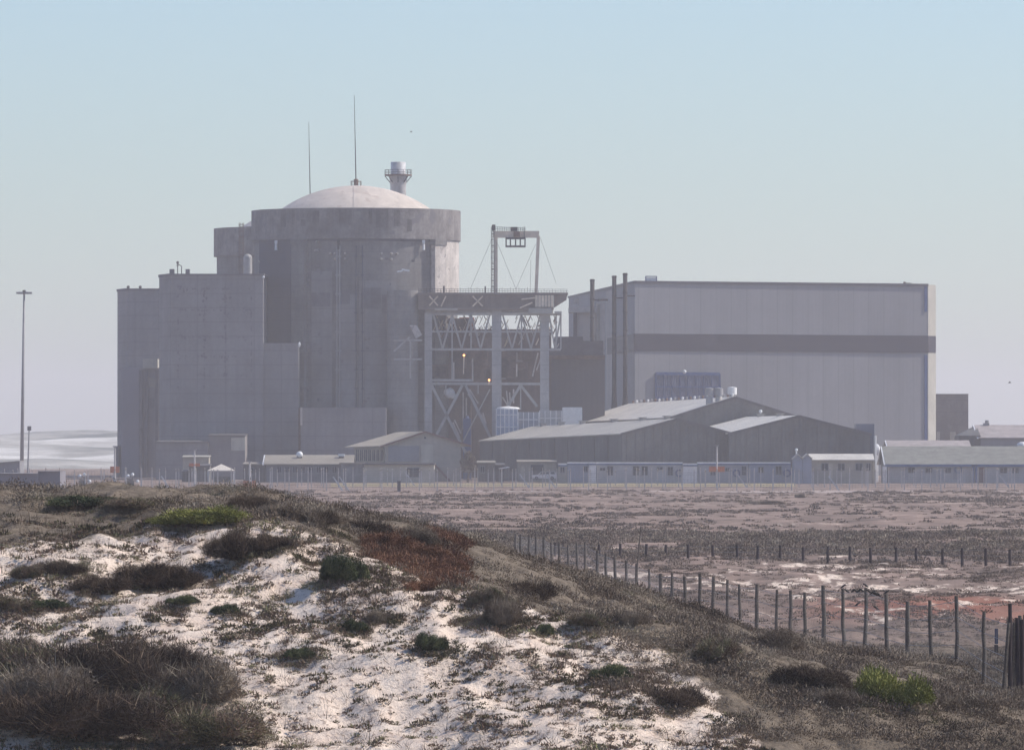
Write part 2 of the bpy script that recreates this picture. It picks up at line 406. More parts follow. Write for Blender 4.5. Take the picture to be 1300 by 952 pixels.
for nm, arr in (('sand', sand_mask(fx, fy)), ('red', red_mask(fx, fy)), ('far', sstep(240, 330, fy))):
    at_ = me.attributes.new(nm, 'FLOAT', 'POINT'); at_.data.foreach_set('value', arr.astype(np.float32))
me.materials.append(m_ground)
gr = bpy.data.objects.new('ground', me); COL.objects.link(gr); tag(gr, kind='structure')

# far dunes
hx = np.linspace(-900, 900, 200); hy = np.linspace(1900, 3400, 90)
HX, HYY = np.meshgrid(hx, hy); a, b_ = HX.ravel(), HYY.ravel()
hz = sstep(1900, 2700, b_)*sstep(3400, 3000, b_)*(11.5+9*(fbm(a/160, b_/260, 61)-.5)) + (fbm(a/45, b_/90, 63)-.5)*6*sstep(1900, 2150, b_)*sstep(3400, 3000, b_) - .3
hz = hz*sstep(900, 760, np.abs(a)) - .3
me = grid_mesh('dune_hills', a, b_, hz, 200, 90); me.materials.append(m_hill)
hl = bpy.data.objects.new('dune_hills', me); COL.objects.link(hl); tag(hl, kind='structure')

# sandy track and grass verge before the compound (thin raised sheets)
mb = MB()
def strip(mb, px0, px1, Y0, Y1, dz, n=60):
    for i in range(n):
        a_ = px0+(px1-px0)*i/n; b2 = px0+(px1-px0)*(i+1)/n
        xa0, xb0, xa1, xb1 = XA(a_, Y0), XA(b2, Y0), XA(a_, Y1), XA(b2, Y1)
        mb.add([(xa0, Y0, gz(xa0, Y0)+dz), (xb0, Y0, gz(xb0, Y0)+dz), (xb1, Y1, gz(xb1, Y1)+dz), (xa1, Y1, gz(xa1, Y1)+dz)], [(0,1,2,3)])
strip(mb, 420, 1010, 1262, 1318, .06)
m_verge = M('dry_yellow_grass', (.34,.27,.15), .3, .3, .95, streak=False)
tag(mb.build('grass_verge', m_verge), kind='structure')
mb = MB(); strip(mb, 560, 1320, 1150, 1196, .05)
m_track = M('pale_sandy_track', (.42,.33,.29), .25, .15, .95, streak=False)
tag(mb.build('sand_track', m_track), kind='structure')

# ================================================================== REACTOR BUILDINGS
def reactor(px, Y, label, detail):
    X = XA(px, Y); t = thing('containment_building', label, 'building', (X, Y, 0))
    k = 22.5
    zt, zb, za = 57.4, 50.9, 62.9
    body = MB(); body.lathe([(21.8, -.2), (21.8, zb)], X, Y, 128)
    body.build('wall', m_conc, t)
    mb = MB(); mb.lathe([(21.8, zb-.01), (k, zb), (k, zt), (k-1.4, zt), (k-1.4, zt-3.4), (.1, zt-3.4)], X, Y, 128)
    mb.build('ring_beam', m_ring, t)
    Rs = 28.0; prof = []
    for j in range(15):
        r = 20.6*(1-j/14)+.01; prof.append((r, za-Rs+math.sqrt(Rs*Rs-r*r)))
    mb = MB(); mb.lathe([(20.6, prof[0][1]-1.5)]+prof, X, Y, 96); mb.build('dome', m_dome, t, True)
    mb = MB()
    for i in range(2):     # raised access strip
        a = -math.pi/2+.02+i*math.pi
        for j in range(12):
            r0, z0 = prof[j]; r1, z1 = prof[j+1]
            mb.bar((X+r0*math.cos(a), Y+r0*math.sin(a), z0+.02), (X+r1*math.cos(a), Y+r1*math.sin(a), z1+.02), 1.1, .08)
        mb.build('dome_seam', m_dome, t); mb = MB()
    mb = MB(); mb.tube((X, Y, za-.5), (X-.4, Y, za+19.4), .16, .05, 6)
    mb.build('lightning_rod', m_black, t)
    mb = MB()
    for i in range(10):
        a = 2*math.pi*i/10; p = (X+1.1*math.cos(a), Y+1.1*math.sin(a))
        mb.bar((p[0], p[1], za-.4), (p[0], p[1], za+1.0), .12)
        q = (X+1.1*math.cos(a+.63), Y+1.1*math.sin(a+.63)); mb.bar((p[0], p[1], za+.9), (q[0], q[1], za+.9), .1)
    mb.lathe([(.5, za-.2), (.5, za+1.3), (.1, za+1.5)], X, Y, 10)
    mb.build('summit_platform', m_rust, t)
    if not detail: return t
    # buttress pilasters standing out from the wall
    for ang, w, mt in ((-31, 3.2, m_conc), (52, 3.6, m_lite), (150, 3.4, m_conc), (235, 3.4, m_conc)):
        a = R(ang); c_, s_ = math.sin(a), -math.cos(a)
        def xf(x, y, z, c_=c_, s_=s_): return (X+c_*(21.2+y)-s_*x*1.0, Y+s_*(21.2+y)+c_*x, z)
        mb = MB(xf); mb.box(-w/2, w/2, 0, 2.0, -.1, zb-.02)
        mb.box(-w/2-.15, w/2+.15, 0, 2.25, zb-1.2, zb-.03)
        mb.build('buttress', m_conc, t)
        if mt is m_lite: mb = MB(xf); mb.box(-w/2-.06, w/2+.06, 1.0, 2.06, 38.5, zb-1.25); mb.build('painted_sun_facing', m_lite, t)  # sunlight painted onto the upper buttress as a paler facing
    # wall bays between buttresses; dark blue one paints recess shade, pale one sunlight
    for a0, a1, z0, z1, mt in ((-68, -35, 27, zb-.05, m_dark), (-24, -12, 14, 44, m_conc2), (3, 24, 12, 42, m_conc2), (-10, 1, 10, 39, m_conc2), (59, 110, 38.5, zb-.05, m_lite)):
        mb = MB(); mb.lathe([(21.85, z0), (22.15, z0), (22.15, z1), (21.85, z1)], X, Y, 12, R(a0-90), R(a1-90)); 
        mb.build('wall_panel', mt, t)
    for a0, a1, z0, z1 in ((-24, -13, 36.5, 39.5), (-11.5, -2, 37, 40), (4, 15, 36, 40.5), (15.5, 23, 35, 39), (-45, -41, 20, 24)):
        mb = MB(); mb.lathe([(22.16, z0), (22.2, z0), (22.2, z1), (22.16, z1)], X, Y, 6, R(a0-90), R(a1-90)); mb.build('dark_panel', m_patch, t)  # darker rectangles on the wall bays
    for a0, a1, z0, z1 in ((-44, -40, 53.5, 57.2), (-36, -34, 54, 57.2), (-23, -19, 54.2, 56.8), (-8, -1, 53.8, 57.2), (-30, -27, 53.6, 55), (8, 10, 54, 57.2), (12, 19, 53.2, 57.2), (22, 26, 53.5, 57), (30, 33, 52.5, 55)):
        mb = MB(); mb.lathe([(22.51, z0), (22.54, z0), (22.54, z1), (22.51, z1)], X, Y, 6, R(a0-90), R(a1-90)); mb.build('ring_stain', M('ring_stain_concrete', (.17,.155,.15), .5, .5, .9) if a0 == -44 else bpy.data.materials['ring_stain_concrete'], t)
    # anchorage plates, mortar patches
    mb = MB()
    for (dx, dy) in [(422,322),(428,322),(428,329),(441,322),(441,329),(487,322),(487,329),(500,322),(500,329),(507,322),(403,318),(406,318),(405,307),(330,330)]:
        s_ = (dx-452)/132*1.0; a = math.asin(max(-1, min(1, s_))); z = ZA(dy, Y-20)
        p = (X+21.8*math.sin(a), Y-21.8*math.cos(a), z); q = (X+22.4*math.sin(a), Y-22.4*math.cos(a), z)
        mb.tube(p, q, .27, .2, 8); mb.build('anchorage_cap', m_lite, t); mb = MB()
    mb = MB()
    for k2 in range(60):
        a = R(random.choice([-33,-27,-20,8,20,35,-8])+random.uniform(-2, 2)); z = random.uniform(14, 48); h_ = random.uniform(.3, .9)
        p = (X+22.17*math.sin(a), Y-22.17*math.cos(a)); 
        mb.box(p[0]-.35, p[0]+.35, p[1]-.02, p[1]+.1, z, z+h_)
    mb.build('mortar_patch', m_patch, t)
    # drain pipes
    for dx in (431, 434.5, 455, 463):
        a = math.asin((dx-452)/132); r = 22.45
        mb = MB(); mb.tube((X+r*math.sin(a), Y-r*math.cos(a), 14), (X+r*math.sin(a), Y-r*math.cos(a), zb-1.5), .16 if dx < 450 else .12, None, 8)
        for j in range(9): z = 15+j*4; mb.box(X+r*math.sin(a)-.35, X+r*math.sin(a)+.35, Y-r*math.cos(a)-.1, Y-r*math.cos(a)+.6, z, z+.25)
        mb.build('drain_pipe', m_galv if dx < 450 else m_dark, t)
    for dx in (354, 387, 433, 538.5):
        a = math.asin((dx-452)/132); r = 22.5
        mb = MB(); p = Vector((X+r*math.sin(a), Y-r*math.cos(a), zb-.9))
        mb.box(p.x-.3, p.x+.3, p.y-.3, p.y+.4, p.z, p.z+.7); mb.tube(p, p+Vector((0, 0, -1.4)), .22, .3, 8)
        mb.build('wall_lamp', m_lampw if dx != 433 else m_black, t)
    # stain catching ledge under the ring
    mb = MB(); mb.lathe([(21.7, zb-.5), (22.1, zb-.5), (22.1, zb-.02)], X, Y, 128); mb.build('drip_ledge', m_edge, t)
    return t
reactor(452, 1500, 'large near round containment building with white shallow dome and stained ring', True)
t2 = reactor(394, 1626, 'round containment building mostly hidden behind left side of larger near dome', False)
# ladder cage of the rear reactor
Yl = 1603; mb = MB()
for px in (304.6, 308.4): mb.bar(P(px, 350, Yl), P(px, 283, Yl), .14)
for i in range(34): y = 284+i*2; mb.bar(P(304.6, y, Yl), P(308.4, y, Yl), .1)
for i in range(9): y = 286+i*7.5; mb.bar(P(303.4, y, Yl-1), P(309.6, y, Yl-1), .18)
for px in (303.4, 309.6): mb.bar(P(px, 348, Yl-1), P(px, 283, Yl-1), .1)
t = thing('access_ladder', 'tall rust brown caged ladder up the rear round building', 'ladder', P(306.5, 350, Yl)); mb.build('rail', m_rust, t)
mb = MB(); mb.box(XA(302, Yl), XA(311, Yl), Yl-1.5, Yl+1, ZA(350, Yl), ZA(348.8, Yl)); mb.box(XA(302, Yl), XA(312, Yl), Yl-1.5, Yl+1, ZA(326.6, Yl), ZA(325.6, Yl)); mb.build('landing', m_rust, t)
mb = MB(); mb.tube(P(314.5, 350, 1600), P(314.5, 328, 1600), 1.0, None, 12); mb.ball(P(314.5, 328, 1600), 1.0)
tag(mb.build('vent_pipe', m_steel), 'short grey vertical pipe beside caged ladder behind tall left block', 'pipe')

# vent chimney behind the dome
Yc = 1640; Xc = XA(505.5, Yc); t = thing('vent_chimney', 'white cylindrical vent chimney with platform rising behind the large dome', 'chimney', (Xc, Yc, 0))
z = lambda y: ZA(y, Yc)
mb = MB(); mb.lathe([(1.85, 0), (1.85, z(236))], Xc, Yc, 32); mb.lathe([(1.85, z(236)), (2.15, z(224))], Xc, Yc, 32); mb.build('shaft', M('stained_white_steel', (.55,.52,.50), .35, .4, .6), t, True)
mb = MB(); mb.lathe([(1.75, z(224)), (1.75, z(206)), (1.6, z(206)), (1.6, z(209)), (.01, z(209))], Xc, Yc, 32); mb.build('cap', M('white_stack_top', (.62,.61,.60), .3, .5, .6), t, True)
mb = MB(); mb.lathe([(1.9, z(223.6)), (3.2, z(223.6)), (3.2, z(221.6)), (1.9, z(221.6))], Xc, Yc, 24); mb.build('platform', m_rust, t)
mb = MB()
for i in range(16):
    a = 2*math.pi*i/16; c_, s_ = math.cos(a), math.sin(a); a2 = 2*math.pi*(i+1)/16
    mb.bar((Xc+3.15*c_, Yc+3.15*s_, z(222)), (Xc+3.15*c_, Yc+3.15*s_, z(216)), .09)
    for yy in (216, 219): mb.bar((Xc+3.15*c_, Yc+3.15*s_, z(yy)), (Xc+3.15*math.cos(a2), Yc+3.15*math.sin(a2), z(yy)), .09)
    if i % 2 == 0: mb.bar((Xc+3.1*c_, Yc+3.1*s_, z(224)), (Xc+1.9*c_, Yc+1.9*s_, z(232)), .2)
mb.build('railing', m_black, t)

# ================================================================== CONCRETE BLOCKS on the left
def block(name, label, pxs, Ys, ytop, mt, depth=30, parapet=True, cat='building'):
    """footprint front edge through (px, Y) points; walls go back by depth"""
    front = [(XA(px, Y), Y) for px, Y in zip(pxs, Ys)]
    back = [(front[-1][0], front[-1][1]+depth), (front[0][0], front[-1][1]+depth)]
    Yf = min(Ys); zt = ZA(ytop, Yf)
    t = thing(name, label, cat, (sum(p[0] for p in front)/len(front), Yf, 0))
    mb = MB(); mb.prism(front+back, -.3, zt); mb.build('wall', mt, t)
    if parapet:
        mb = MB()
        for (p, q) in zip(front[:-1], front[1:]): mb.bar((p[0], p[1], zt+.2), (q[0], q[1], zt+.2), .4, .55)
        p, q = front[-1], back[0]; mb.bar((p[0], p[1], zt+.2), (q[0], q[1], zt+.2), .4, .55)
        p, q = back[1], front[0]; mb.bar((p[0], p[1], zt+.2), (q[0], q[1], zt+.2), .4, .55)
        mb.build('parapet', m_patch, t)
    return t, front, zt
tA, fA, zA = block('service_block', 'tall grey concrete block at far left of the power station', [149,162,205], [1572,1560,1560], 368.5, m_conc2, 26)
tB, fB, zB = block('service_block', 'widest tall grey concrete block with rows of mortar patches left of dome', [202,217,334], [1482,1470,1470], 350, m_conc2, 24)
tC, fC, zC = block('service_block', 'plain medium height grey block filling the corner below the dome', [334.2,379], [1471,1471], 435.5, m_conc2, 22, False)
tD, fD, zD = block('service_block', 'low wide grey block in front of the dome building base', [382,490], [1462,1462], 517.5, m_conc2, 12, False)
tE, fE, zE = block('service_block', 'dark grey low wing between the dome building and steel trestle', [490.3,538], [1478,1478], 470, M('dark_grey_concrete', (.20,.195,.20), .2, .1, .9, lines=3), 20, False)
# repaired tie-hole rows on the widest block
mb = MB(); Yb = 1470
for (x, y) in [(233,367),(259,367),(286,367),(258,380),(259,392),(285,391),(287,400),(314,394),(259,429),(285,429),(314,429),(258,453),(285,454),(285,477),(258,476),(288,380),(315,401),(231,394),(231,428),(231,453),(256,401)]:
    for j in range(5):
        cx = x+random.uniform(-5, 5); cy = y+random.uniform(-3, 3); w = random.uniform(.5, 1.6)*PM(Yb); h_ = random.uniform(.5, 1.4)*PM(Yb)
        mb.box(XA(cx, Yb)-w, XA(cx, Yb)+w, Yb-.06-.003*j, Yb-.001, ZA(cy, Yb)-h_, ZA(cy, Yb)+h_)
for yy, xa, xb in ((367,226,320),(394,226,322),(429,222,320),(477,250,318),(453,250,300)):
    for j in range(30):
        cx = random.uniform(xa, xb); w = random.uniform(.3, 1.2)*PM(Yb)
        mb.box(XA(cx, Yb)-w, XA(cx, Yb)+w, Yb-.03, Yb-.001, ZA(yy+random.uniform(-1, 1), Yb), ZA(yy-1.2, Yb))
for xx in (226, 259, 286, 319):
    for j in range(26):
        cy = random.uniform(362, 500); h_ = random.uniform(.5, 2)*PM(Yb)
        mb.box(XA(xx+random.uniform(-1, 1), Yb)-.1, XA(xx+1, Yb), Yb-.035, Yb-.001, ZA(cy, Yb)-h_, ZA(cy, Yb)+h_)
mb.build('mortar_patches', m_patch, tB)
# roof fittings on that block
for px, w in ((218, 3), (238, 2.6)):
    mb = MB(); mb.box(XA(px-w, 1475), XA(px+w, 1475), 1475, 1477, zB+.3, zB+1.5); mb.build('roof_vent', m_patch, tB)
mb = MB(); mb.bar(P(225.5, 350, 1472), P(225.5, 333, 1472), .18); mb.bar(P(225.5, 335, 1472), P(230.5, 338, 1472), .15); mb.bar(P(230.5, 338, 1472), P(230.5, 349, 1472), .18); mb.ball(P(225.5, 333.5, 1472), .3)
mb.bar(P(223.5, 337, 1472), P(227.5, 337, 1472), .14)
tag(mb.build('roof_antenna', m_black), 'small black antenna mast on top of the widest concrete block', 'antenna')
for px in (162.8, 178):
    mb = MB(); mb.bar(P(px, 369, 1562), P(px, 363.5, 1562), .15); mb.ball(P(px, 364.5, 1562), .35); mb.build('roof_light', m_black, tA)
mb = MB(); mb.ball(P(334.5, 352, 1469), .28); mb.build('corner_lamp', m_lampw, tB)
mb = MB(); mb.ball(P(380, 437.5, 1470), .26, 8, 2.2); mb.build('corner_lamp', m_lampw, tC)
mb = MB(); mb.bar(P(380.3, 518, 1466), P(380.3, 585, 1466), .5); mb.build('downpipe', m_rust, tC)
mb = MB(); mb.bar(P(382.5, 517, 1461), P(382.5, 540, 1461), .4); mb.build('corner_post', m_lite, tD)
# annex before far-left block
Ya = 1540
t, _, za_ = block('stair_annex', 'pale grey stair annex against the far left tall block', [154,181], [Ya,Ya], 466.5, M('pale_annex_render', (.30,.285,.31), .1, .1, .9), 20, False)
t, _, za2 = block('lift_shaft', 'brownish lift shaft with cream top box between two tall left blocks', [177,203], [Ya-6,Ya-6], 467, M('brown_grey_render', (.29,.265,.26), .15, .1, .9), 24, False)
mb = MB(); mb.box(XA(181, Ya-7), XA(200, Ya-7), Ya-7, Ya+6, za2-.1, ZA(456, Ya)); mb.build('top_box', m_cream, t)
for (x0, x1, y0, y1) in ((188.5,198,479,491),(189,196,505,518)):
    mb = MB(); mb.box(XA(x0, Ya-6), XA(x1, Ya-6), Ya-6.15, Ya-5.8, ZA(y1, Ya-6), ZA(y0, Ya-6)); mb.build('window', m_tan if y0 < 500 else m_conc2, t)
for x in (178.5, 186, 199.5):
    mb = MB(); mb.box(XA(x, Ya-6)-.35, XA(x, Ya-6)+.35, Ya-6.7, Ya-6, 0, ZA(470, Ya-6)); mb.build('fin', m_patch, t)
t, _, _z = block('lean_to', 'small grey step at the left foot of the far left block', [144.8,150], [1558,1558], 566, m_conc2, 10, False)

# round stair tower with chute at right of the containment
Ys_ = 1474; t = thing('stair_tower', 'narrow round concrete tower with cream chute beside the dome building', 'tower', (XA(511, Ys_), Ys_, 0))
mb = MB(); mb.lathe([(3.3, 0), (3.3, ZA(369, Ys_)), (.01, ZA(369, Ys_))], XA(511, Ys_), Ys_+1.5, 32); mb.build('wall', M('tower_concrete', (.26,.245,.235), .25, .2, .9, lines=1.6), t)
mb = MB(); mb.add([tuple(P(x, y, Yq)) for Yq in (1468, 1471) for x, y in ((520,413),(529,413),(536,425),(528,430))], [(0,1,2,3),(7,6,5,4),(0,4,5,1),(1,5,6,2),(2,6,7,3),(3,7,4,0)]); mb.build('chute', m_lite, t)
mb = MB(); mb.bar(P(510, 342, 1478), P(520, 344, 1478), .35); mb.bar(P(504, 345, 1478), P(511, 344, 1478), .3); mb.build('bracket', m_lampw, t)
mb = MB()
for (p, q) in (((500,432),(536,432)),((521,432),(521,480)),((500,446),(520,428)),((500,456),(536,456))): mb.bar(P(*p, 1466), P(*q, 1466), .35)
mb.build('pipe_frame', m_steel, t)

# ================================================================== TURBINE HALL
Y0 = 1600
A = (XA(806, Y0), Y0); B = (XA(1178, 1631), 1631); B2 = (XA(1187.8, 1635), 1635); Cc = (XA(722, 1772), 1772)
dx, dy = Cc[0]-A[0], Cc[1]-A[1]; D = (B2[0]+dx, B2[1]+dy+20)
zT = ZA(357.3, Y0)
t = thing('turbine_hall', 'huge pale grey windowless hall with dark horizontal band and blue corner stripes', 'building', ((A[0]+B[0])/2, Y0, 0))
mb = MB(); mb.k = 0
foot = [A, B, B2, D, Cc]
mb.prism([A, B, (B2[0]+dx*.99, B2[1]+dy), Cc], -.3, zT)
mb.build('wall', m_clad, t)
def face_strip(p, q, z0, z1, off0=-.01, off1=.25):
    p = Vector((p[0], p[1], 0)); q = Vector((q[0], q[1], 0)); d = (q-p).normalized(); n = Vector((d.y, -d.x, 0))
    a_, b2, c_, e_ = p+n*off1, q+n*off1, q+n*off0, p+n*off0
    return MB().prism([(a_.x,a_.y),(b2.x,b2.y),(c_.x,c_.y),(e_.x,e_.y)], z0, z1)
zb0, zb1 = ZA(445.6, Y0), ZA(423.6, Y0)
face_strip(B, B2, 0, zT-.05, .005, .08).build('corner_wall', m_strip, t)
def lerp(p, q, k): return (p[0]+(q[0]-p[0])*k, p[1]+(q[1]-p[1])*k)
face_strip((A[0]-.25, A[1]), B, zb0, zb1).build('band', m_band, t)
fw = face_strip(lerp(A, Cc, .38), (A[0]-.0, A[1]-.2), zb0+.01, zb1-.01); fw.build('band', m_band, t)
face_strip(B, lerp(B, B2, .96), zb0+.02, zb1-.02, .081, .16).build('band', m_band, t)
face_strip((A[0]-.25, A[1]), B, zT-.45, zT+.15, -.02, .3).build('roof_edge', m_edge, t)
face_strip(Cc, (A[0], A[1]-.2), zT-.3, zT+.14, -.02, .28).build('roof_edge', m_edge, t)
for (x0, x1, ya, yb) in ((1173.3, 1176.6, 361, 396), (1173.3, 1176.6, 449.5, 612)):
    k0 = (x0-806)/(1178-806); k1 = (x1-806)/(1178-806)
    face_strip(lerp(A, B, k0), lerp(A, B, k1), max(0, ZA(yb, 1631)), ZA(ya, 1631)-.2, -.01, .18).build('blue_stripe', m_blue, t)
# pale panels of the left face
for (k0, k1, y0, y1, mt) in ((.27, .40, 372, 560, m_clad2), (.56, .98, 376, 425, m_clad)):
    face_strip(lerp(A, Cc, k1), lerp(A, Cc, k0), ZA(y1, 1620), zT-.8, -.01, .12).build('wall_panel', mt, t)
k0 = 0.0
# louvred air intake
l0, l1 = (832-806)/372, (912-806)/372
za0, za1 = ZA(520, 1605), ZA(474.5, 1605)
face_strip(lerp(A, B, l0), lerp(A, B, l1), za0, za1, -.01, .3).build('louvre', m_louv, t)
mb = MB(); p0, p1 = Vector((*lerp(A, B, l0), 0)), Vector((*lerp(A, B, l1), 0)); n = Vector((0, -.38, 0))
for k in range(9):
    q = p0.lerp(p1, k/8)+n; mb.bar((q.x, q.y, za0), (q.x, q.y, za1), .5 if k in (0, 8) else .22, .2)
for zz, w in ((za1, .7), (ZA(491, 1605), .3), (ZA(505, 1605), .25)): mb.bar((p0.x, p0.y-.45, zz), (p1.x, p1.y-.45, zz), w, .2)
mb.build('louvre_frame', m_blue, t)
mb = MB(); mb.ball(P(869, 472, 1603), .45); mb.build('wall_light', m_lampw, t)
# roof boxes
mb = MB(); mb.box(XA(820, 1610), XA(833.5, 1610), 1610, 1613, zT, zT+1.1); mb.build('roof_vent', m_white, t)
mb = MB()
for x in (819.8, 833.6): mb.bar((XA(x, 1609), 1609.6, zT), (XA(x, 1609), 1609.6, zT+1.4), .25)
mb.bar((XA(819.8, 1609), 1609.6, zT+1.35), (XA(833.6, 1609), 1609.6, zT+1.35), .22); mb.build('vent_frame', m_blue, t)
mb = MB(); mb.box(XA(1147, 1634), XA(1150, 1634), 1634, 1635, zT, zT+.7); mb.bar((XA(1150, 1634), 1634, zT+.4), (XA(1157, 1634), 1634, zT+.4), .15); mb.build('roof_fitting', m_rust, t)

# side bay attached to the left face of the hall
Yq = 1584; t = thing('side_bay', 'buff clad bay with flat canopy left of the dark flues', 'building', (XA(750, Yq), Yq, 0))
mb = MB(); mb.box(XA(733, Yq), XA(757, Yq), Yq, Yq+8, 0, ZA(390, Yq)); mb.build('wall', m_clad2, t)
mb = MB(); mb.box(XA(722, Yq-1), XA(758, Yq-1), Yq-1.5, Yq+9, ZA(397, Yq), ZA(390, Yq)); mb.build('canopy', m_steel, t)
mb = MB(); mb.box(XA(757.3, Yq), XA(761.5, Yq), Yq-.5, Yq+8, 0, ZA(385, Yq)); mb.build('cream_pier', m_strip, t)
mb = MB(); mb.box(XA(761.8, Yq), XA(768, Yq), Yq-1.2, Yq+8, 0, ZA(384, Yq)); mb.build('grey_pier', m_steel, t)
mb = MB(); mb.box(XA(728, Yq), XA(732.8, Yq), Yq-.6, Yq+6, 0, ZA(396, Yq)); mb.build('dark_bay', m_band, t)
mb = MB(); mb.box(XA(727, Yq-1), XA(735, Yq-1), Yq-1, Yq, ZA(385, Yq), ZA(379, Yq)); mb.bar(P(734, 392, Yq-1.2), P(734, 377, Yq-1.2), .2); mb.build('roof_fitting', m_steel, t)

# flues
for i, (px, yt, lab) in enumerate(((752, 354.5, 'shortest and leftmost of three dark rusty flues before the big hall'), (779.8, 350, 'middle one of three dark rusty flues before the big hall'), (793.7, 346.7, 'tallest and rightmost of three dark rusty flues before the big hall'))):
    Yf = 1574; X = XA(px, Yf); t = thing('flue_stack', lab, 'chimney', (X, Yf, 0), 'dark flues before the hall')
    mb = MB(); mb.tube((X, Yf, 0), (X, Yf, ZA(yt, Yf)), .5, .5, 16)
    mb.build('pipe', m_stack, t, True)
    mb = MB()
    for k in range(7): z_ = ZA(yt, Yf)-.3-k*4.2; mb.lathe([(.5, z_-.12), (.6, z_-.12), (.6, z_+.12), (.5, z_+.12)], X, Yf, 16); mb.build('flange', m_stack, t); mb = MB()
    mb = MB(); yb = (381, 378.4, 375.8)[i]; x1 = (772, 791, 806)[i]
    mb.bar(P(px, yb, Yf), P(x1, yb, Yf+.4), .3, .3)
    if i == 0: mb.bar(P(760, yb, Yf), P(771, yb-.2, Yf+4), .3, .5)
    mb.build('stay_bracket', m_stack, t)
    mb = MB(); mb.tube((X, Yf, 0), (X, Yf, ZA(497, Yf)), 1.6, .5, 12); mb.build('base_cone', m_stack, t)

# dark plant building behind the trestle
Yd = 1532; t = thing('plant_building', 'dark brown sheeted plant building behind the steel trestle', 'building', (XA(640, Yd), Yd, 0))
mb = MB(); mb.box(XA(538, Yd), XA(700, Yd), Yd, Yd+28, 0, ZA(418, Yd)); mb.build('wall', m_brownw, t)
mb = MB(); mb.box(XA(700.2, Yd), XA(768, Yd), Yd+3, Yd+25, 0, ZA(450, Yd)); mb.build('wing_wall', M('dark_sheeting', (.135,.12,.125), .25, .08, .85, ribs=1.2), t)
mb = MB(); mb.box(XA(640, Yd), XA(768, Yd), Yd-.5, Yd+3, ZA(456, Yd), ZA(451, Yd)); mb.build('rust_beam', m_rust, t)
for k in range(7):
    x = 545+k*22; mb = MB(); mb.box(XA(x, Yd), XA(x+9, Yd), Yd-2.5, Yd-.1, ZA(470+random.uniform(-4, 12), Yd), ZA(random.uniform(436, 450), Yd)); mb.build('duct', (m_rust, m_steel, m_girder)[k % 3], t)
mb = MB()
for k in range(26):
    x = random.uniform(703, 765); y = random.uniform(424, 449); w = random.uniform(.6, 2.2)
    mb.box(XA(x, Yd)-w, XA(x, Yd)+w, Yd-1.5-random.random(), Yd+3, ZA(450, Yd)-.2, ZA(y, Yd))
mb.build('roof_machinery', M('dark_machinery', (.10,.09,.10), .4, .5, .8), t)
mb = MB(); mb.box(XA(583, 1540), XA(602, 1540), 1540, 1545, ZA(420, 1540), ZA(403, 1540)); tag(mb.build('crane_cabin', m_orange), 'faded orange panel box seen through the upper trestle bracing', 'cabin')
mb = MB(); mb.tube(P(565, 420, 1540), P(573, 400, 1540), 1.2, 1.2, 10); mb.tube(P(573, 400, 1540), P(575, 420, 1540), .9, .9, 10)
tag(mb.build('duct_bend', m_white, None, True), 'white bent duct among the upper trestle bracing', 'duct')

# ================================================================== TRESTLE with portal crane
YT = 1474; YR = 1490
t = thing('steel_trestle', 'large steel and concrete trestle carrying a high railed deck', 'trestle', (XA(630, YT), YT, 0))
deck = MB(); deck.box(XA(530, YT), XA(721, YT), YT-1, YR+1, ZA(374.2, YT), ZA(371.6, YT)); deck.build('deck', m_girder, t)
mb = MB()
mb.box(XA(531, YT), XA(703, YT), YR, YR+.6, ZA(392.5, YT), ZA(374.3, YT)); mb.build('girder', m_girder, t)
mb = MB(); mb.box(XA(531, YT), XA(703, YT), YT-.5, YT+.1, ZA(392.5, YT), ZA(374.3, YT))
for k in range(22):
    px = 533+k*8.2
    if px < 704: mb.box(XA(px, YT)-.12, XA(px, YT)+.12, YT-1.0, YT-.4, ZA(392, YT), ZA(374.4, YT))
mb.box(XA(531, YT), XA(703, YT), YT-1.1, YT-.35, ZA(393.2, YT), ZA(390.8, YT))
mb.add([tuple(P(x, y, Yp)) for Yp in (YT-.5, YT) for x, y in ((703.2,374.4),(720,374.4),(719,381),(703.2,391))], [(0,1,2,3),(7,6,5,4),(0,4,5,1),(1,5,6,2),(2,6,7,3),(3,7,4,0)])
mb.build('girder', m_girder, t)
mb = MB()
for k in range(6): mb.box(XA(679+k*4, YT)+.05, XA(683+k*4, YT)-.05, YT-1.3, YT-1.12, ZA(390, YT), ZA(375, YT))
mb.build('sunlit_girder_panel', m_buff, t)  # sun on the girder's right end painted as paler panels
mb = MB()
for (p, q) in (((545,388),(556,376)),((556,388),(545,376)),((600,389),(613,376)),((613,389),(600,376)),((660,391),(676,384)),((662,380),(680,378)),((560,389),(566,376))): mb.bar(P(*p, YT-1.2), P(*q, YT-1.2), .3)
mb.build('deck_brace', m_buff, t)
mb = MB(); mb.box(XA(552, YT), XA(581, YT), YT-1.5, YT+2, ZA(394.2, YT), ZA(391.6, YT)); mb.box(XA(671, YT), XA(700, YT), YT-2.2, YT+2, ZA(398.5, YT), ZA(391.5, YT)); mb.box(XA(704, YT), XA(713, YT), YT-2.2, YT+2, ZA(398.5, YT), ZA(395.5, YT)); mb.build('cream_beam', m_strip, t)
mb = MB()
for Yp in (YR+1, YT-1):
    for k in range(54):
        px = 531+k*3.55; h_ = 364.8 if k % 3 == 0 else 366.5
        mb.bar(P(px, 372, Yp), P(px, h_+(2 if k > 40 else 0), Yp), .07)
    for yy in (366.8, 369.2): mb.bar(P(531, yy, Yp), P(721, yy+.6, Yp), .07)
    if Yp > YT: mb.build('railing', m_black, t); mb = MB()
mb.bar(P(563.5, 372, YT-1), P(563.5, 363, YT-1), .35); mb.bar(P(616, 372, YT-1), P(616, 363.5, YT-1), .3)
mb.build('railing', m_black, t)
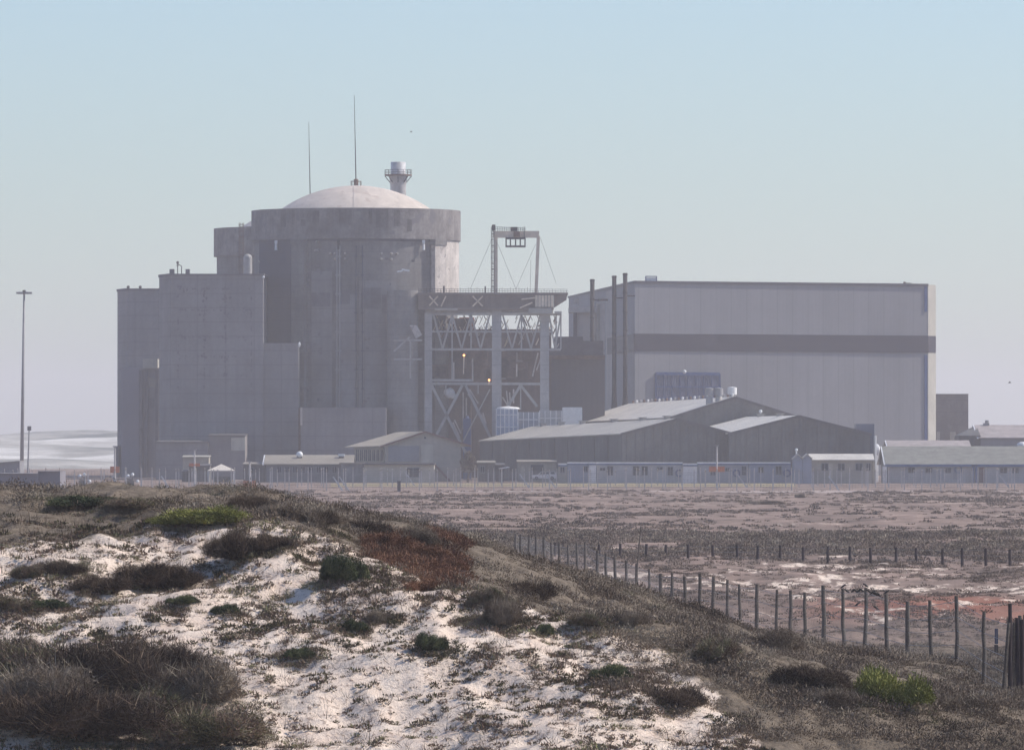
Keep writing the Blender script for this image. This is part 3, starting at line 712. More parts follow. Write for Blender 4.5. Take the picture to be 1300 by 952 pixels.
# capping beam under girder + columns
mb = MB(); mb.box(XA(540, YT), XA(702, YT), YT+.5, YT+2.5, ZA(397.5, YT), ZA(393.4, YT)); mb.build('cap_beam', m_steel, t)
for (x0, x1, ytop, mt) in ((539, 548.5, 397, m_conccol), (624.5, 636.5, 393, m_conccol), (686, 697, 399, m_conccol)):
    for Yp in (YT, YR-2):
        mb = MB(); mb.box(XA(x0, YT), XA(x1, YT), Yp+.02, Yp+1.8, 0, ZA(ytop, YT)-.02); mb.build('column', mt, t)
mb = MB()
for Yp in (YT+.2, YR):
    for yy, xa, xb, w in ((421, 548, 700, .35), (443.5, 548, 712, .45), (482.5, 540, 600, .5), (487, 540, 688, .5), (399, 548, 713, .4)):
        mb.bar(P(xa, yy, Yp), P(xb, yy+.3, Yp), w)
    mb.build('cross_beam', m_steel, t); mb = MB()
mb = MB()
for Yp in (YT+.3, YR+.2):
    xs_ = [550, 574, 598, 622]
    for xa, xb in zip(xs_[:-1], xs_[1:]):
        mb.bar(P(xa, 399, Yp), P((xa+xb)/2, 443, Yp), .35); mb.bar(P(xb, 399, Yp), P((xa+xb)/2, 443, Yp), .35)
    for xa, xb in ((638, 662), (662, 686), (697, 712)):
        mb.bar(P(xa, 399, Yp), P((xa+xb)/2, 443, Yp), .35); mb.bar(P(xb, 399, Yp), P((xa+xb)/2, 443, Yp), .35)
    for px in (712, 706, 574, 598, 662): mb.bar(P(px, 399, Yp), P(px, 443, Yp), .3)
    mb.build('upper_brace', m_steel, t); mb = MB()
mb = MB()
for k in range(150):   # dense secondary bracing, caught sunlight painted in as pale bars
    x = random.uniform(551, 711); y = random.uniform(399, 420) if x < 640 else random.uniform(399, 436)
    Yp = random.uniform(YT+2, YR-3); l = random.uniform(4, 13); a = random.choice([1, -1])
    mb.bar(P(x, y, Yp), P(x+a*l*.45, y+l, Yp), random.choice([.12, .18, .28]))
    if k < 80: mb.build('lattice_bar', m_buff if k % 3 else m_lite, t); mb = MB()
tag(mb.build('lattice', m_rust, t), kind='stuff')
mb = MB()
for Yp in (YT+.2, YR):
    for (p, q) in (((548,489),(603,598)),((587,489),(550,560)),((591,489),(623,556)),((622,494),(588,560)),((661,489),(682,516)),((661,489),(642,520)),((566,489),(566,500)),((661,489),(661,520)),((574,443),(574,484)),((607,489),(607,500))):
        mb.bar(P(*p, Yp), P(*q, Yp), .55 if p[1] == 489 and abs(p[0]-q[0]) > 3 else .25)
    mb.build('lower_brace', m_steel, t); mb = MB()
mb = MB()
for (p, q) in (((575,536),(584,556)),((577,533),(585,550)),((594,500),(604,514)),((596,494),(607,512)),((611,526),(621,552)),((613,524),(617,538)),((638,504),(644,514)),((643,496),(645,514)),((652,494),(652,512)),((647,498),(648,514)),((588,498),(588,545)),((592,505),(592,540)),((681,470),(690,446)),((676,478),(683,448)),((576,460),(576,482)),((600,455),(600,484)),((656,462),(656,478)),((540,405),(545,402))):
    mb.bar(P(*p, YT+4), P(*q, YT+4), .3); mb.build('strut', m_lite, t); mb = MB()  # sunlit look of these struts is put into the pale colour
mb = MB()
for k in range(24):
    x = random.uniform(551, 684); y = random.uniform(447, 478); w = random.uniform(.3, 1.6); h_ = random.uniform(.4, 2.4)
    mb.box(XA(x, YT+8)-w, XA(x, YT+8)+w, YT+7, YT+9, ZA(y, YT+8)-h_, ZA(y, YT+8)+h_)
mb.build('hanging_pipework', m_rust, t)
for (x, y) in ((589, 451), (621, 482.5)):
    mb = MB(); mb.ball(P(x, y, YT-1), .24); l = thing('work_lamp', 'small lit orange lamp ' + ('high in the trestle mid bay' if y < 460 else 'beside the tall middle concrete column'), 'lamp', P(x, y, YT-1)); mb.build('bulb', m_lamp, l)
    mb = MB(); mb.bar(P(x, y+1.5, YT-.6), P(x-.5, y+(24 if y < 460 else 6), YT-.6), .22); mb.build('pole', m_buff, l)
mb = MB(); mb.box(XA(588, YT+3), XA(598, YT+3), YT+2, YT+6, 0, ZA(531, YT+3)); mb.tube(P(593, 531, YT+4), P(593, 528, YT+4), .5, .3, 8)
tag(mb.build('blue_tank', m_blue), 'tall narrow blue tank standing under the trestle bracing', 'tank')
mb = MB(); mb.ball(P(571, 499, YT+3), 1.1, 8); mb.ball(P(574.5, 502, YT+3), .7, 8); mb.ball(P(567, 498, YT+3), .7, 8)
tag(mb.build('pipe_valve', m_white), 'white round valve cluster hanging in the left trestle bay', 'valve')

mb = MB(); mb.box(XA(551, YR), XA(598, YR), YR+1.2, YR+9, 0, ZA(404, YR)); mb.build('added_dark_box', m_brownw, t)  # brown box added to darken the bright sunlit wall behind the trestle
t = thing('portal_crane', 'buff steel portal crane frame standing on the trestle deck', 'crane', P(655, 371.6, YT+4))
Yp = YT+4
for (a_, b2, lab) in ((629.5, 629.5, 0), (680.5, 683.5, 1)):
    mb = MB(); zt_ = 300
    p, q = P(a_, 371.6, Yp), P(b2, zt_, Yp)
    mb.bar(p, q, .75 if lab == 0 else .7, .9); mb.build('leg', m_buff, t)
mb = MB(); mb.box(XA(626, Yp), XA(684.5, Yp), Yp-.6, Yp+.6, ZA(302, Yp), ZA(293.5, Yp)); mb.build('crossbeam', m_buff, t)
mb = MB()
for x in (624.6, 627.2): mb.bar(P(x, 371.6, Yp-1), P(x, 286, Yp-1), .12)
for k in range(42): y = 287+k*2; mb.bar(P(624.6, y, Yp-1), P(627.2, y, Yp-1), .09)
for k in range(11): y = 290+k*7.4; mb.bar(P(623.6, y, Yp-1.5), P(627.6, y, Yp-1.5), .13)
mb.bar(P(623.6, 371, Yp-1.5), P(623.6, 288, Yp-1.5), .1); mb.build('ladder', m_black, t)
mb = MB()
for k in range(15): x = 626+k*2.9; mb.bar(P(x, 293.5, Yp-.8), P(x, 288, Yp-.8), .09)
mb.bar(P(625, 288.2, Yp-.8), P(666, 290, Yp-.8), .1); mb.bar(P(625, 291, Yp-.8), P(666, 291.6, Yp-.8), .1); mb.box(XA(625, Yp), XA(629, Yp), Yp-1, Yp, ZA(293, Yp), ZA(285.5, Yp)); mb.bar(P(665.5, 304, Yp-.9), P(665.5, 288, Yp-.9), .12); mb.box(XA(648, Yp), XA(657, Yp), Yp-.9, Yp, ZA(293.4, Yp), ZA(288.5, Yp)); mb.build('railing', m_black, t)
mb = MB()
for x in (642.5, 648, 654.5, 660.5, 666.5): mb.bar(P(x, 313, Yp-.9), P(x, 303, Yp-.9), .28)
for y in (302.8, 313): mb.bar(P(642, y, Yp-.9), P(667, y, Yp-.9), .42)
for x in (642.5, 666.5): mb.bar(P(x, 303, Yp-.9), P(x, 303, Yp+1.5), .28); mb.bar(P(x, 313, Yp-.9), P(x, 313, Yp+1.5), .28)
mb.build('hoist_cab', m_black, t)
mb = MB(); mb.box(XA(652, Yp), XA(660, Yp), Yp-1.1, Yp-.62, ZA(301, Yp), ZA(294, Yp)); mb.build('trolley_motor', m_rust, t)
mb = MB()
for (p, q) in (((625,302),(597,367)),((632,310),(655,367)),((680,310),(655,367)),((686,302),(706,360)),((674,330),(673,371))): mb.bar(P(*p, Yp), P(*q, Yp+2), .07)
mb.build('guy_wire', m_wire, t)

# ================================================================== blue/white drums behind the sheds
def drum_row(px0, px1, Y, ya, yb, n, mt, label, cat='tank'):
    t = thing('storage_container', label, cat, (XA(px0, Y), Y, 0)); xf = None
    mb = MB(); mb.box(XA(px0, Y), XA(px1, Y), Y, Y+6, ZA(yb, Y), ZA(ya, Y)); mb.build('body', mt, t)
    mb = MB()
    for k in range(n+1): x = XA(px0+(px1-px0)*k/n, Y); mb.box(x-.1, x+.1, Y-.15, Y, ZA(yb, Y)+.05, ZA(ya, Y)-.05)
    for k in range(4): z_ = ZA(ya, Y)+(ZA(yb, Y)-ZA(ya, Y))*(k+.5)/4; mb.box(XA(px0, Y), XA(px1, Y), Y-.2, Y-.16, z_-.1, z_+.1)
    mb.build('rib', m_white, t); return t
drum_row(630, 657, 1466, 519, 580, 5, m_tank, 'pale blue ribbed container beside the middle trestle column')
drum_row(658, 684, 1467, 523, 600, 4, m_cabin, 'pale grey blue ribbed container in the middle of the row')
drum_row(685, 713, 1468, 521, 600, 4, m_cabinw, 'off white ribbed container next to the bright white box')
drum_row(714.5, 738.5, 1466.5, 517, 600, 3, m_white, 'bright white square box above the grey shed roof')
mb = MB()
mb.lathe([(2.6, ZA(519, 1466)), (2.2, ZA(517, 1466)), (.4, ZA(515.6, 1466)), (.01, ZA(515.6, 1466))], XA(645, 1466), 1469, 14)
tag(mb.build('vent_cowl', m_white), 'white cowl on top of the pale blue container', 'vent')

# ================================================================== WAREHOUSES
def gable(name, label, pxn, Yn, ypk, yev, wl, wr, pxf, Yf, wallm, roofm, gablem, cat='warehouse', ov=.35, seams=0, drop=0):
    """ridge runs from near peak (pxn,Yn) to far peak (pxf,Yf); wl, wr half widths in metres"""
    pn = Vector((XA(pxn, Yn), Yn, 0)); pf = Vector((XA(pxf, Yf), Yf, 0)); d = (pf-pn); L = d.length; d.normalize(); n = Vector((d.y, -d.x, 0))  # to the right
    xf = lambda x, y, z: (pn.x+n.x*x+d.x*y, pn.y+n.y*x+d.y*y, z-(drop*y/L if z > 3 else 0))
    zp = ZA(ypk, Yn)-.2; ze = ZA(yev, Yn)-.2; wr_z = zp-(zp-ze)*wr/wl
    t = thing(name, label, cat, (pn.x, pn.y, 0))
    mb = MB(xf); mb.prism_y([(-wl,-.3),(wr,-.3),(wr,wr_z),(0,zp),(-wl,ze)], 0, L); mb.build('wall', wallm, t)
    if gablem: mb = MB(xf); mb.prism_y([(-wl-.05,-.3),(wr+.05,-.3),(wr+.05,wr_z-.05),(0,zp-.05),(-wl-.05,ze-.05)], -.12, -.01); mb.build('gable_wall', gablem, t)
    sl = (zp-ze)/wl; th = .2
    for sgn, w in ((-1, wl), (1, wr)):
        mb = MB(xf); e = w+ov; q = [(0, zp+.02), (sgn*e, zp-sl*e+.02), (sgn*e, zp-sl*e+.02+th), (0, zp+.02+th)]
        if sgn < 0: q = q[::-1]
        mb.prism_y(q, -ov, L+ov); mb.build('roof', roofm, t)
    mb = MB(xf)
    for sgn, w in ((-1, wl), (1, wr)): e = w+ov; mb.bar((0, -ov-.06, zp+.05), (sgn*e, -ov-.06, zp-sl*e+.05), .5, .12)
    mb.build('rake_trim', m_trim, t)
    if seams:
        mb = MB(xf)
        for k in range(seams+1): y = L*k/seams; mb.box(-wl-.12, -wl-.005, y-.1, y+.1, 0, ze-.2); mb.build('wall_seam', m_trim, t); mb = MB(xf)
        mb = MB(xf)
        for k in range(12): x = -wl+(wl+wr)*(k+.5)/12; zz = zp-sl*abs(x); mb.box(x-.07, x+.07, -.2, -.125, 0, zz-.3); mb.build('gable_seam', m_trim, t); mb = MB(xf)
    return t, xf, zp, sl, L
W1, x1, z1, s1, L1 = gable('warehouse', 'grey gabled shed, nearest bay of three, with long left roof slope', 860, 1345, 531, 549.8, 11.0, 10.2, 675, 1462, m_shed, m_roofg, m_shed2, seams=11, drop=1.35)
W2, x2, z2, s2, L2 = gable('warehouse', 'tallest middle bay of gabled sheds with bright white roof', 933, 1427, 503.5, 529, 13.2, 13.2, 799, 1560, m_shed, m_roofw, m_shed2, drop=.7)
W3, x3, z3, s3, L3 = gable('warehouse', 'right hand gabled shed bay with mottled roof behind small white roofed hut', 1014, 1345, 527.3, 549.5, 13.5, 13.8, 948, 1425, m_shed, m_roofw, m_shed2, seams=4)
mb = MB(x1); 
for k, y in enumerate((8, 27, 50, 76, 94, 110)):
    m2 = MB(x1); zz = z1+.15; m2.box(-.5, .5, y-.7, y+.7, zz, zz+.5); m2.box(-.75, .75, y-.9, y+.9, zz+.51, zz+.66); m2.build('ridge_vent', m_steel, W1)
for k in range(26):
    y = 3+k*5.05; m2 = MB(x2); zz = z2+.1; m2.tube((0, y, zz), (0, y, zz+.4), .16, .16, 8); m2.ball((0, y, zz+.5), .3, 6); m2.build('ridge_vent', (m_white, m_rust, m_galv)[k % 3], W2)
for px, sz in ((900.5, .85), (912.5, .9), (929.5, .95)):
    Yv = 1431 if px < 925 else 1433; X = XA(px, Yv)
    t = thing('roof_tank', {900.5:'left round ventilator drum', 912.5:'middle round ventilator drum', 929.5:'right round ventilator drum'}[px]+' on the peak of the tallest shed', 'ventilator', (X, Yv, z2-1.2), 'round ventilators on the tallest shed')
    zb_ = z2-abs(x2(0, 0, 0)[0]-X)*s2
    mb = MB(); mb.tube((X, Yv, zb_-.6), (X, Yv, ZA(502.5 if px < 925 else 500.5, Yv)), .7, .7, 12); mb.build('neck', m_steel, t, True)
    mb = MB(); y0_, y1_ = (502, 493) if px < 925 else (501, 492); mb.lathe([(.1, ZA(y0_, Yv)), (sz, ZA(y0_, Yv)), (sz, ZA(y1_, Yv)), (.1, ZA(y1_, Yv)+.15)], X, Yv, 20); mb.build('drum', m_galv if px < 925 else m_white, t)
for y in (28, 58): m2 = MB(x3); m2.box(-.6, .6, y-.9, y+.9, z3+.1, z3+.6); m2.box(-.85, .85, y-1.1, y+1.1, z3+.61, z3+.73); m2.build('ridge_vent', m_steel, W3)
m2 = MB(x3); m2.ball((0, 58, z3+1.2), .35); m2.tube((0, 58, z3+.8), (0, 58, z3+1.5), .15); m2.build('cowl', m_white, W3)
# valley downpipe, dark stair box, white pipe
t = thing('stair_box', 'dark blue box tower at the right end of the grey sheds', 'building', (XA(1098, 1358), 1358, 0))
mb = MB(); mb.box(XA(1087, 1358), XA(1110, 1358), 1358, 1365, 0, ZA(538, 1358)); mb.build('wall', M('dark_blue_sheet', (.11,.13,.19), .2, .3, .7, ribs=.8), t)
mb = MB(); mb.tube((XA(1110.8, 1357), 1356.6, 0), (XA(1110.8, 1357), 1356.6, ZA(553, 1357)), .25, .25, 8); mb.build('white_pipe', m_white, t)
mb = MB(); mb.ball(P(1113, 571, 1372), .7, 8, 1.7); mb.tube((XA(1113, 1372), 1372, 0), P(1113, 571, 1372), .3)
tag(mb.build('water_drum', m_white), 'small white drum beside the right end of grey sheds', 'drum')

# ================================================================== RIGHT SIDE BUILDINGS
t = thing('concrete_annex', 'weathered brown concrete block right of the huge hall', 'building', (XA(1207, 1700), 1700, 0))
mb = MB(); mb.box(XA(1180, 1700), XA(1229.3, 1700), 1700, 1725, 0, ZA(500.8, 1700)); mb.build('wall', M('brown_concrete', (.22,.19,.18), .35, .12, .9, lines=3, fleck=(.3,.6,(.20,.17,.165))), t)
mb = MB(); mb.box(XA(1180, 1700), XA(1229.6, 1700), 1699.7, 1725, ZA(500.8, 1700), ZA(500, 1700)); mb.build('coping', m_trim, t)
for (a_, b2) in ((1206, 1213), (1189, 1193)): mb = MB(); mb.box(XA(a_, 1700), XA(b2, 1700), 1698.8, 1699.95, 0, ZA(548, 1700)); mb.build('pier', m_tan, t)

# gable house at far right, ridge to the right
def longhouse(name, label, pxl, pxr, Y, ybase, yeave, yridge, dpx, depth, wallm, roofm, fasc, cat='building', z0=None, gab=None):
    """ridge parallel to the picture; front wall pxl..pxr at Y; gable at left shows"""
    X0, X1 = XA(pxl, Y), XA(pxr, Y); z0 = gz((X0+X1)/2, Y) if z0 is None else z0
    ze = ZA(yeave, Y); hd = depth/2; zr = ZA(yridge, Y+hd)
    t = thing(name, label, cat, ((X0+X1)/2, Y, z0))
    mb = MB(); mb.prism_x([(Y, z0-.3), (Y+depth, z0-.3), (Y+depth, ze-.15), (Y+hd, zr-.15), (Y, ze-.15)], X0, X1); mb.build('wall', wallm, t)
    if gab: mb = MB(); mb.prism_x([(Y, z0-.3), (Y+depth, z0-.3), (Y+depth, ze-.2), (Y+hd, zr-.2), (Y, ze-.2)], X0-.12, X0-.005); mb.build('gable_wall', gab, t)
    for sgn in (0, 1):
        ya, yb = (Y-.5, Y+hd) if sgn == 0 else (Y+depth+.5, Y+hd); sl = (zr-ze)/hd; za = ze-.5*sl
        q = [(ya, za), (yb, zr), (yb, zr+.18), (ya, za+.18)]
        if sgn: q = q[::-1]
        mb = MB(); mb.prism_x(q, X0-.5, X1+.3); mb.build('roof', roofm, t)
    if fasc: mb = MB(); mb.box(X0-.5, X1+.3, Y-.7, Y-.52, ze-.45, ze+.05); mb.build('fascia', fasc, t)
    mb = MB(); mb.bar((X0-.56, Y-.5, ze-.1), (X0-.56, Y+hd, zr+.12), .4, .1); mb.bar((X0-.56, Y+depth+.5, ze-.1), (X0-.56, Y+hd, zr+.12), .4, .1); mb.build('barge_board', m_white, t)
    return t, X0, X1, z0, ze, zr
def opening(t, px0, px1, y0, y1, Y, kind='window', framem=None, proud=.12):
    X0, X1 = XA(px0, Y), XA(px1, Y); za, zb_ = ZA(y1, Y), ZA(y0, Y)
    mb = MB(); mb.box(X0, X1, Y-proud, Y+.03, za, zb_)
    o = mb.build(kind, m_glass if kind == 'window' else (framem or m_tan), t)
    if kind == 'window':
        w = .09; mb = MB(); fm = framem or m_frame; yy = (Y-proud-.05, Y-proud-.003)
        mb.box(X0-w, X0, *yy, za, zb_); mb.box(X1, X1+w, *yy, za, zb_); mb.box(X0-w, X1+w, *yy, zb_, zb_+w); mb.box(X0-w, X1+w, *yy, za-w, za); mb.box((X0+X1)/2-.04, (X0+X1)/2+.04, *yy, za, zb_)
        mb.build('window_frame', fm, o)
    return o
t, *_ = longhouse('gabled_house', 'gabled house with pale roof at the right edge behind long olive roof', 1245, 1420, 1425, 600, 556, 540.5, 0, 26, M('dim_grey_plaster', (.26,.255,.265), .15, .3, .85), m_roofp, None, z0=0)
t_gh = t
# its dark gable seen obliquely: a polygonal end bay
mb = MB(); Xg = XA(1245, 1425)
mb.prism([(Xg, 1425), (Xg, 1451), (Xg-4.0, 1446), (Xg-4.2, 1430)], 0, ZA(553, 1430)); mb.build('end_bay', m_shed, t_gh)
mb = MB(); mb.add([(Xg, 1425, ZA(553, 1430)+.02), (Xg, 1451, ZA(553, 1430)+.02), (Xg-4, 1446, ZA(553, 1430)+.02), (Xg-4.2, 1430, ZA(553, 1430)+.02), (Xg-.05, 1438, ZA(540, 1438))], [(0,3,4),(3,2,4),(2,1,4)]); mb.build('hip_roof', m_shed2, t_gh)
mb = MB(); mb.box(XA(1248.5, 1438), XA(1255.5, 1438), 1437, 1439, ZA(540, 1438), ZA(537, 1438)); mb.tube(P(1253, 538, 1438), P(1253, 533.5, 1438), .4, .4); mb.build('roof_vent', m_galv, t_gh)
t, *_ = longhouse('barrack', 'long building with pinkish roof behind the olive roofed one', 1131, 1232, 1385, 600, 570.5, 560, 0, 18, m_tan, m_roofp, None, z0=0)
t, X0, X1, z0, ze, zr = longhouse('barrack', 'long low building with olive roof, blue fascia and pale walls', 1127, 1420, 1330, 613, 589.5, 567.5, 0, 24, m_cabinw, m_roofo, m_bluet, z0=-.05)
for px in (1147, 1168, 1192, 1210): opening(t, px, px+5.5, 594, 609, 1330, 'door', m_cabin)
opening(t, 1243, 1250, 593, 612.5, 1330, 'door', m_redtrim); 
for px in (1153, 1175, 1199, 1270, 1285): opening(t, px, px+8, 594, 600, 1330)
for px in (1233.5, 1238): mb = MB(); mb.box(XA(px, 1330), XA(px+2.5, 1330), 1329.3, 1329.95, z0, ze); mb.build('blue_post', m_bluet, t)
mb = MB(); mb.lathe([(.55, 0), (.75, 0), (.75, .18), (.55, .18)], 0, 0, 18); q = mb.v; mb.v = [(XA(1216.5, 1330)+x, 1329.85-z, ZA(596, 1330)+y) for x, y, z in q]; mb.build('round_vent', m_bluet, t)
mb = MB(); mb.box(XA(1121, 1329), XA(1126, 1329), 1329, 1333, 0, ZA(592, 1329)); mb.build('end_box', m_white, t)
mb = MB(); mb.ball(P(1298, 565, 1344), 1.1, 8, .6); tag(mb.build('roof_dome', m_white), 'small white dome on the olive roof near the right edge', 'dome')

# small hut with white roof and twin gables
Yh = 1318; t = thing('cabin', 'small hut with bright white sheet roof and twin blue gable ends', 'cabin', (XA(1060, Yh), Yh, 0))
mb = MB(); mb.box(XA(1030, Yh), XA(1107, Yh), Yh, Yh+9, -.2, ZA(583.5, Yh)); mb.build('wall', m_tan, t)
mb = MB(); X0, X1 = XA(1027.5, Yh), XA(1110, Yh); ze_, zr_ = ZA(584.4, Yh), ZA(577, Yh+4.5)
mb.prism_x([(Yh-.6, ze_), (Yh+4.5, zr_), (Yh+10, ze_), (Yh+10, ze_+.15), (Yh+4.5, zr_+.15), (Yh-.6, ze_+.15)][::-1], X0, X1); mb.build('roof', m_roofw, t)
for (c0, c1) in ((1007, 1018.2), (1018.6, 1030)):
    mb = MB(); Xa, Xb = XA(c0, Yh), XA(c1, Yh); zc = ZA(583, Yh); zp_ = ZA(577.3, Yh)
    mb.prism_y([(Xa, -.2), (Xb, -.2), (Xb, zc), ((Xa+Xb)/2, zp_), (Xa, zc)], Yh-1.2, Yh+3.9); mb.build('gable_end', m_cabinb, t)
    mb = MB(); mb.prism_y([(Xa-.15, zc), ((Xa+Xb)/2, zp_+.02), (Xb+.15, zc), (Xb+.15, zc+.2), ((Xa+Xb)/2, zp_+.25), (Xa-.15, zc+.2)], Yh-1.5, Yh+3.9); mb.build('gable_roof', m_roofw, t)
for px in (1043, 1064, 1086.5, 1100): opening(t, px, px+(8 if px < 1095 else 5), 588.5, 597, Yh)
opening(t, 1052, 1057, 589, 608, Yh, 'door', m_cream)
mb = MB(); mb.box(XA(1108, Yh), XA(1111, Yh), Yh+1, Yh+4, -.2, ZA(585, Yh)); mb.build('end_post', m_tan, t)
mb = MB(); mb.tube(P(1011, 577, Yh+2), P(1011, 570, Yh+2), .12); mb.ball(P(1011, 571, Yh+2), .28); mb.build('roof_lamp', m_lampw, t)

# row of prefab cabins
def cabin(px0, px1, wallm, label, Y=1332, top=588.4, wins=(), doors=(), vents=()):
    t = thing('cabin', label, 'cabin', (XA((px0+px1)/2, Y), Y, 0), 'prefabricated cabins in the row')
    z0 = gz(XA(px0, Y), Y)
    mb = MB(); mb.box(XA(px0, Y), XA(px1, Y)-.03, Y, Y+7, z0-.2, ZA(top, Y)); mb.build('wall', wallm, t)
    mb = MB(); mb.box(XA(px0, Y)-.01, XA(px1, Y)-.05, Y-.25, Y+7.2, ZA(top, Y)+.003, ZA(top-1.6, Y)); mb.build('roof', m_white, t)
    mb = MB(); mb.box(XA(px0, Y), XA(px1, Y)-.04, Y-.22, Y-.003, ZA(top+1.8, Y), ZA(top, Y)); mb.build('fascia', m_bluet, t)
    for x in wins: opening(t, x[0], x[1], x[2] if len(x) > 2 else 593, x[3] if len(x) > 2 else 600, Y)
    for x in doors: opening(t, x[0], x[1], 592, 612.5, Y, 'door', m_cabin)
    for x in vents:
        mb = MB(); mb.lathe([(.45, 0), (.75, 0), (.75, .18), (.45, .18)], 0, 0, 16); q = mb.v; mb.v = [(XA(x, Y)+a_, Y-.2-c_, ZA(600.5, Y)+b3) for a_, b3, c_ in q]; mb.build('round_vent', m_blue, t)
    return t
cabin(709, 720, m_tan, 'narrow tan cabin at the left end of the cabin row', top=590, wins=((711.5, 716.5),))
cabin(720.4, 747.5, m_cabinb, 'bright light blue windowed cabin right of the narrow tan cabin', wins=((741, 746, 592, 599),))
cabin(747.9, 757, m_white, 'narrow white cabin section beside the bright blue cabin', Y=1331)
cabin(757.4, 867, m_cabinw, 'long off-white cabin with many windows and blue fascia', wins=((762,768,594,597),(771,778,592,603),(804,811,592,603),(815,822,592,603),(834,841,593,596),(848,854,593,603)), vents=(862,))
cabin(867.4, 885.5, m_white, 'plain white cabin section without windows in the cabin row', Y=1331, top=590)
cabin(886, 950, m_cabin, 'pale blue cabin behind the orange signed pole', wins=((902,908,592,603),(921,926,594,598),(942,947,592,603)), vents=(935,))
cabin(950.4, 1004, m_cabinb, 'blue grey cabin at the right end of the cabin row', wins=((963,969,593,600),(985,992,592,602)), vents=(999,))

# left house with gable
Yh = 1376; t = thing('gabled_house', 'two storey tan house with low pitched gable and large pale door', 'house', (XA(530, Yh), Yh, 0))
def pf(x0, x1, ytop, Yv, y0v, y1v, name, mt, par): mb = MB(); mb.box(XA(x0, Yv), XA(x1, Yv), y0v, y1v, -.2, ZA(ytop, Yv)); return mb.build(name, mt, par)
mb = MB(); pk = P(540, 549.5, Yh); el = P(489, 566.5, Yh); er = P(585, 563.5, Yh)
mb.add([(el.x, Yh, -.2), (er.x, Yh, -.2), (er.x, Yh, er.z), (pk.x, Yh, pk.z), (el.x, Yh, el.z),
        (el.x-5.5, Yh+34, -.2), (er.x-5.5, Yh+34, -.2), (er.x-5.5, Yh+34, er.z), (pk.x-5.5, Yh+34, pk.z), (el.x-5.5, Yh+34, el.z)],
       [(0,1,2,3,4), (9,8,7,6,5), (0,5,6,1), (1,6,7,2), (2,7,8,3), (3,8,9,4), (4,9,5,0)]); mb.build('wall', m_tan, t)
def slab(pts4, th, name, mt, par):
    mb = MB(); mb.add([tuple(p) for p in pts4]+[(p[0], p[1], p[2]+th) for p in pts4], [(0,3,2,1),(4,5,6,7),(0,1,5,4),(1,2,6,5),(2,3,7,6),(3,0,4,7)]); return mb.build(name, mt, par)
pL = P(438, 568, Yh+24); 
slab([(el.x-1.0, Yh-.5, el.z-.2), (pk.x, Yh-.5, pk.z+.1), (pk.x-5.5, Yh+34.5, pk.z+.1), (el.x-8, Yh+34.5, el.z-.2)], .2, 'roof', m_roofd, t)
slab([(pk.x, Yh-.5, pk.z+.1), (XA(598, Yh), Yh-.5, ZA(567, Yh)), (XA(598, Yh)-5.5, Yh+34.5, ZA(567, Yh)), (pk.x-5.5, Yh+34.5, pk.z+.1)], .2, 'roof', m_roofd, t)
mb = MB(); mb.bar((el.x-1, Yh-.6, el.z-.1), (pk.x, Yh-.6, pk.z+.2), .35, .12); mb.bar((pk.x, Yh-.6, pk.z+.2), (XA(598, Yh), Yh-.6, ZA(567, Yh)+.1), .35, .12); mb.build('rake_trim', m_redtrim, t)
opening(t, 534.5, 550, 564.5, 588, Yh, 'door', m_cream, .15)
mb = MB(); mb.box(XA(538.5, Yh), XA(541, Yh), Yh-.1, Yh, ZA(557, Yh), ZA(554.5, Yh)); mb.build('gable_vent', m_glass, t)
pan = MB(); pan.box(XA(493, Yh), XA(532, Yh), Yh-.1, Yh-.005, ZA(586, Yh), ZA(566, Yh)); pan.build('blue_grey_panel', M('blue_grey_board', (.25,.26,.28), .12, .3, .8), t)
# side wing with window strip
mb = MB(); Yw = 1378; mb.box(XA(449.5, Yw), XA(489, Yw), Yw, Yw+14, -.2, ZA(568, Yw)); mb.build('side_wing', m_tan, t)
slab([(XA(437, Yw), Yw-.6, ZA(568.6, Yw)), (XA(492, Yw), Yw-.6, ZA(566.8, Yw)), (XA(528, Yw+10), Yw+15, ZA(549.8, Yw+15)), (XA(503, Yw+15), Yw+15, ZA(549.8, Yw+15))], .18, 'roof', m_roofd, t)
for k in range(7): opening(t, 452+k*5.2, 455.5+k*5.2, 571, 585, Yw, 'window', m_cream)
mb = MB(); mb.bar((XA(552, Yh), Yh-.6, ZA(590, Yh)), (XA(571, Yh), Yh-.6, .2), .4, .9); mb.build('stair_flight', m_redtrim, t)
# flat front annex
t = thing('flat_annex', 'cream flat roofed annex with dark roof edge before the gabled house', 'building', (XA(505, 1352), 1352, 0))
mb = MB(); mb.box(XA(462.5, 1352), XA(551, 1352), 1352, 1366, -.2, ZA(590, 1352)); mb.build('wall', m_cream, t)
mb = MB(); mb.box(XA(460, 1352), XA(552, 1352), 1351.3, 1366.5, ZA(590, 1352)+.003, ZA(587.6, 1352)); mb.build('roof', m_trim, t)
opening(t, 517, 532, 594, 605.5, 1352); 
t = thing('shed', 'narrow grey clad shed left of the cream annex', 'shed', (XA(448, 1354), 1354, 0))
mb = MB(); mb.box(XA(433, 1354), XA(462, 1354), 1354, 1364, -.2, ZA(589, 1354)); mb.build('wall', M('grey_boards', (.30,.30,.31), .3, .4, .8, ribs=1.5), t)
mb = MB(); mb.box(XA(431, 1354), XA(462.2, 1354), 1353.5, 1364, ZA(589, 1354)+.003, ZA(587.2, 1354)); mb.build('roof', m_roofd, t)
t, *_ = longhouse('shed', 'long low shed with beige roof and two roof ventilators', 338, 447, 1362, 612, 589.5, 578.5, 0, 18, M('weathered_panels', (.25,.25,.26), .35, .2, .85, ribs=1.6), m_roofd, None, z0=0)
for k in range(8): opening(t, 352+k*10, 357+k*10, 592.5, 600, 1362)
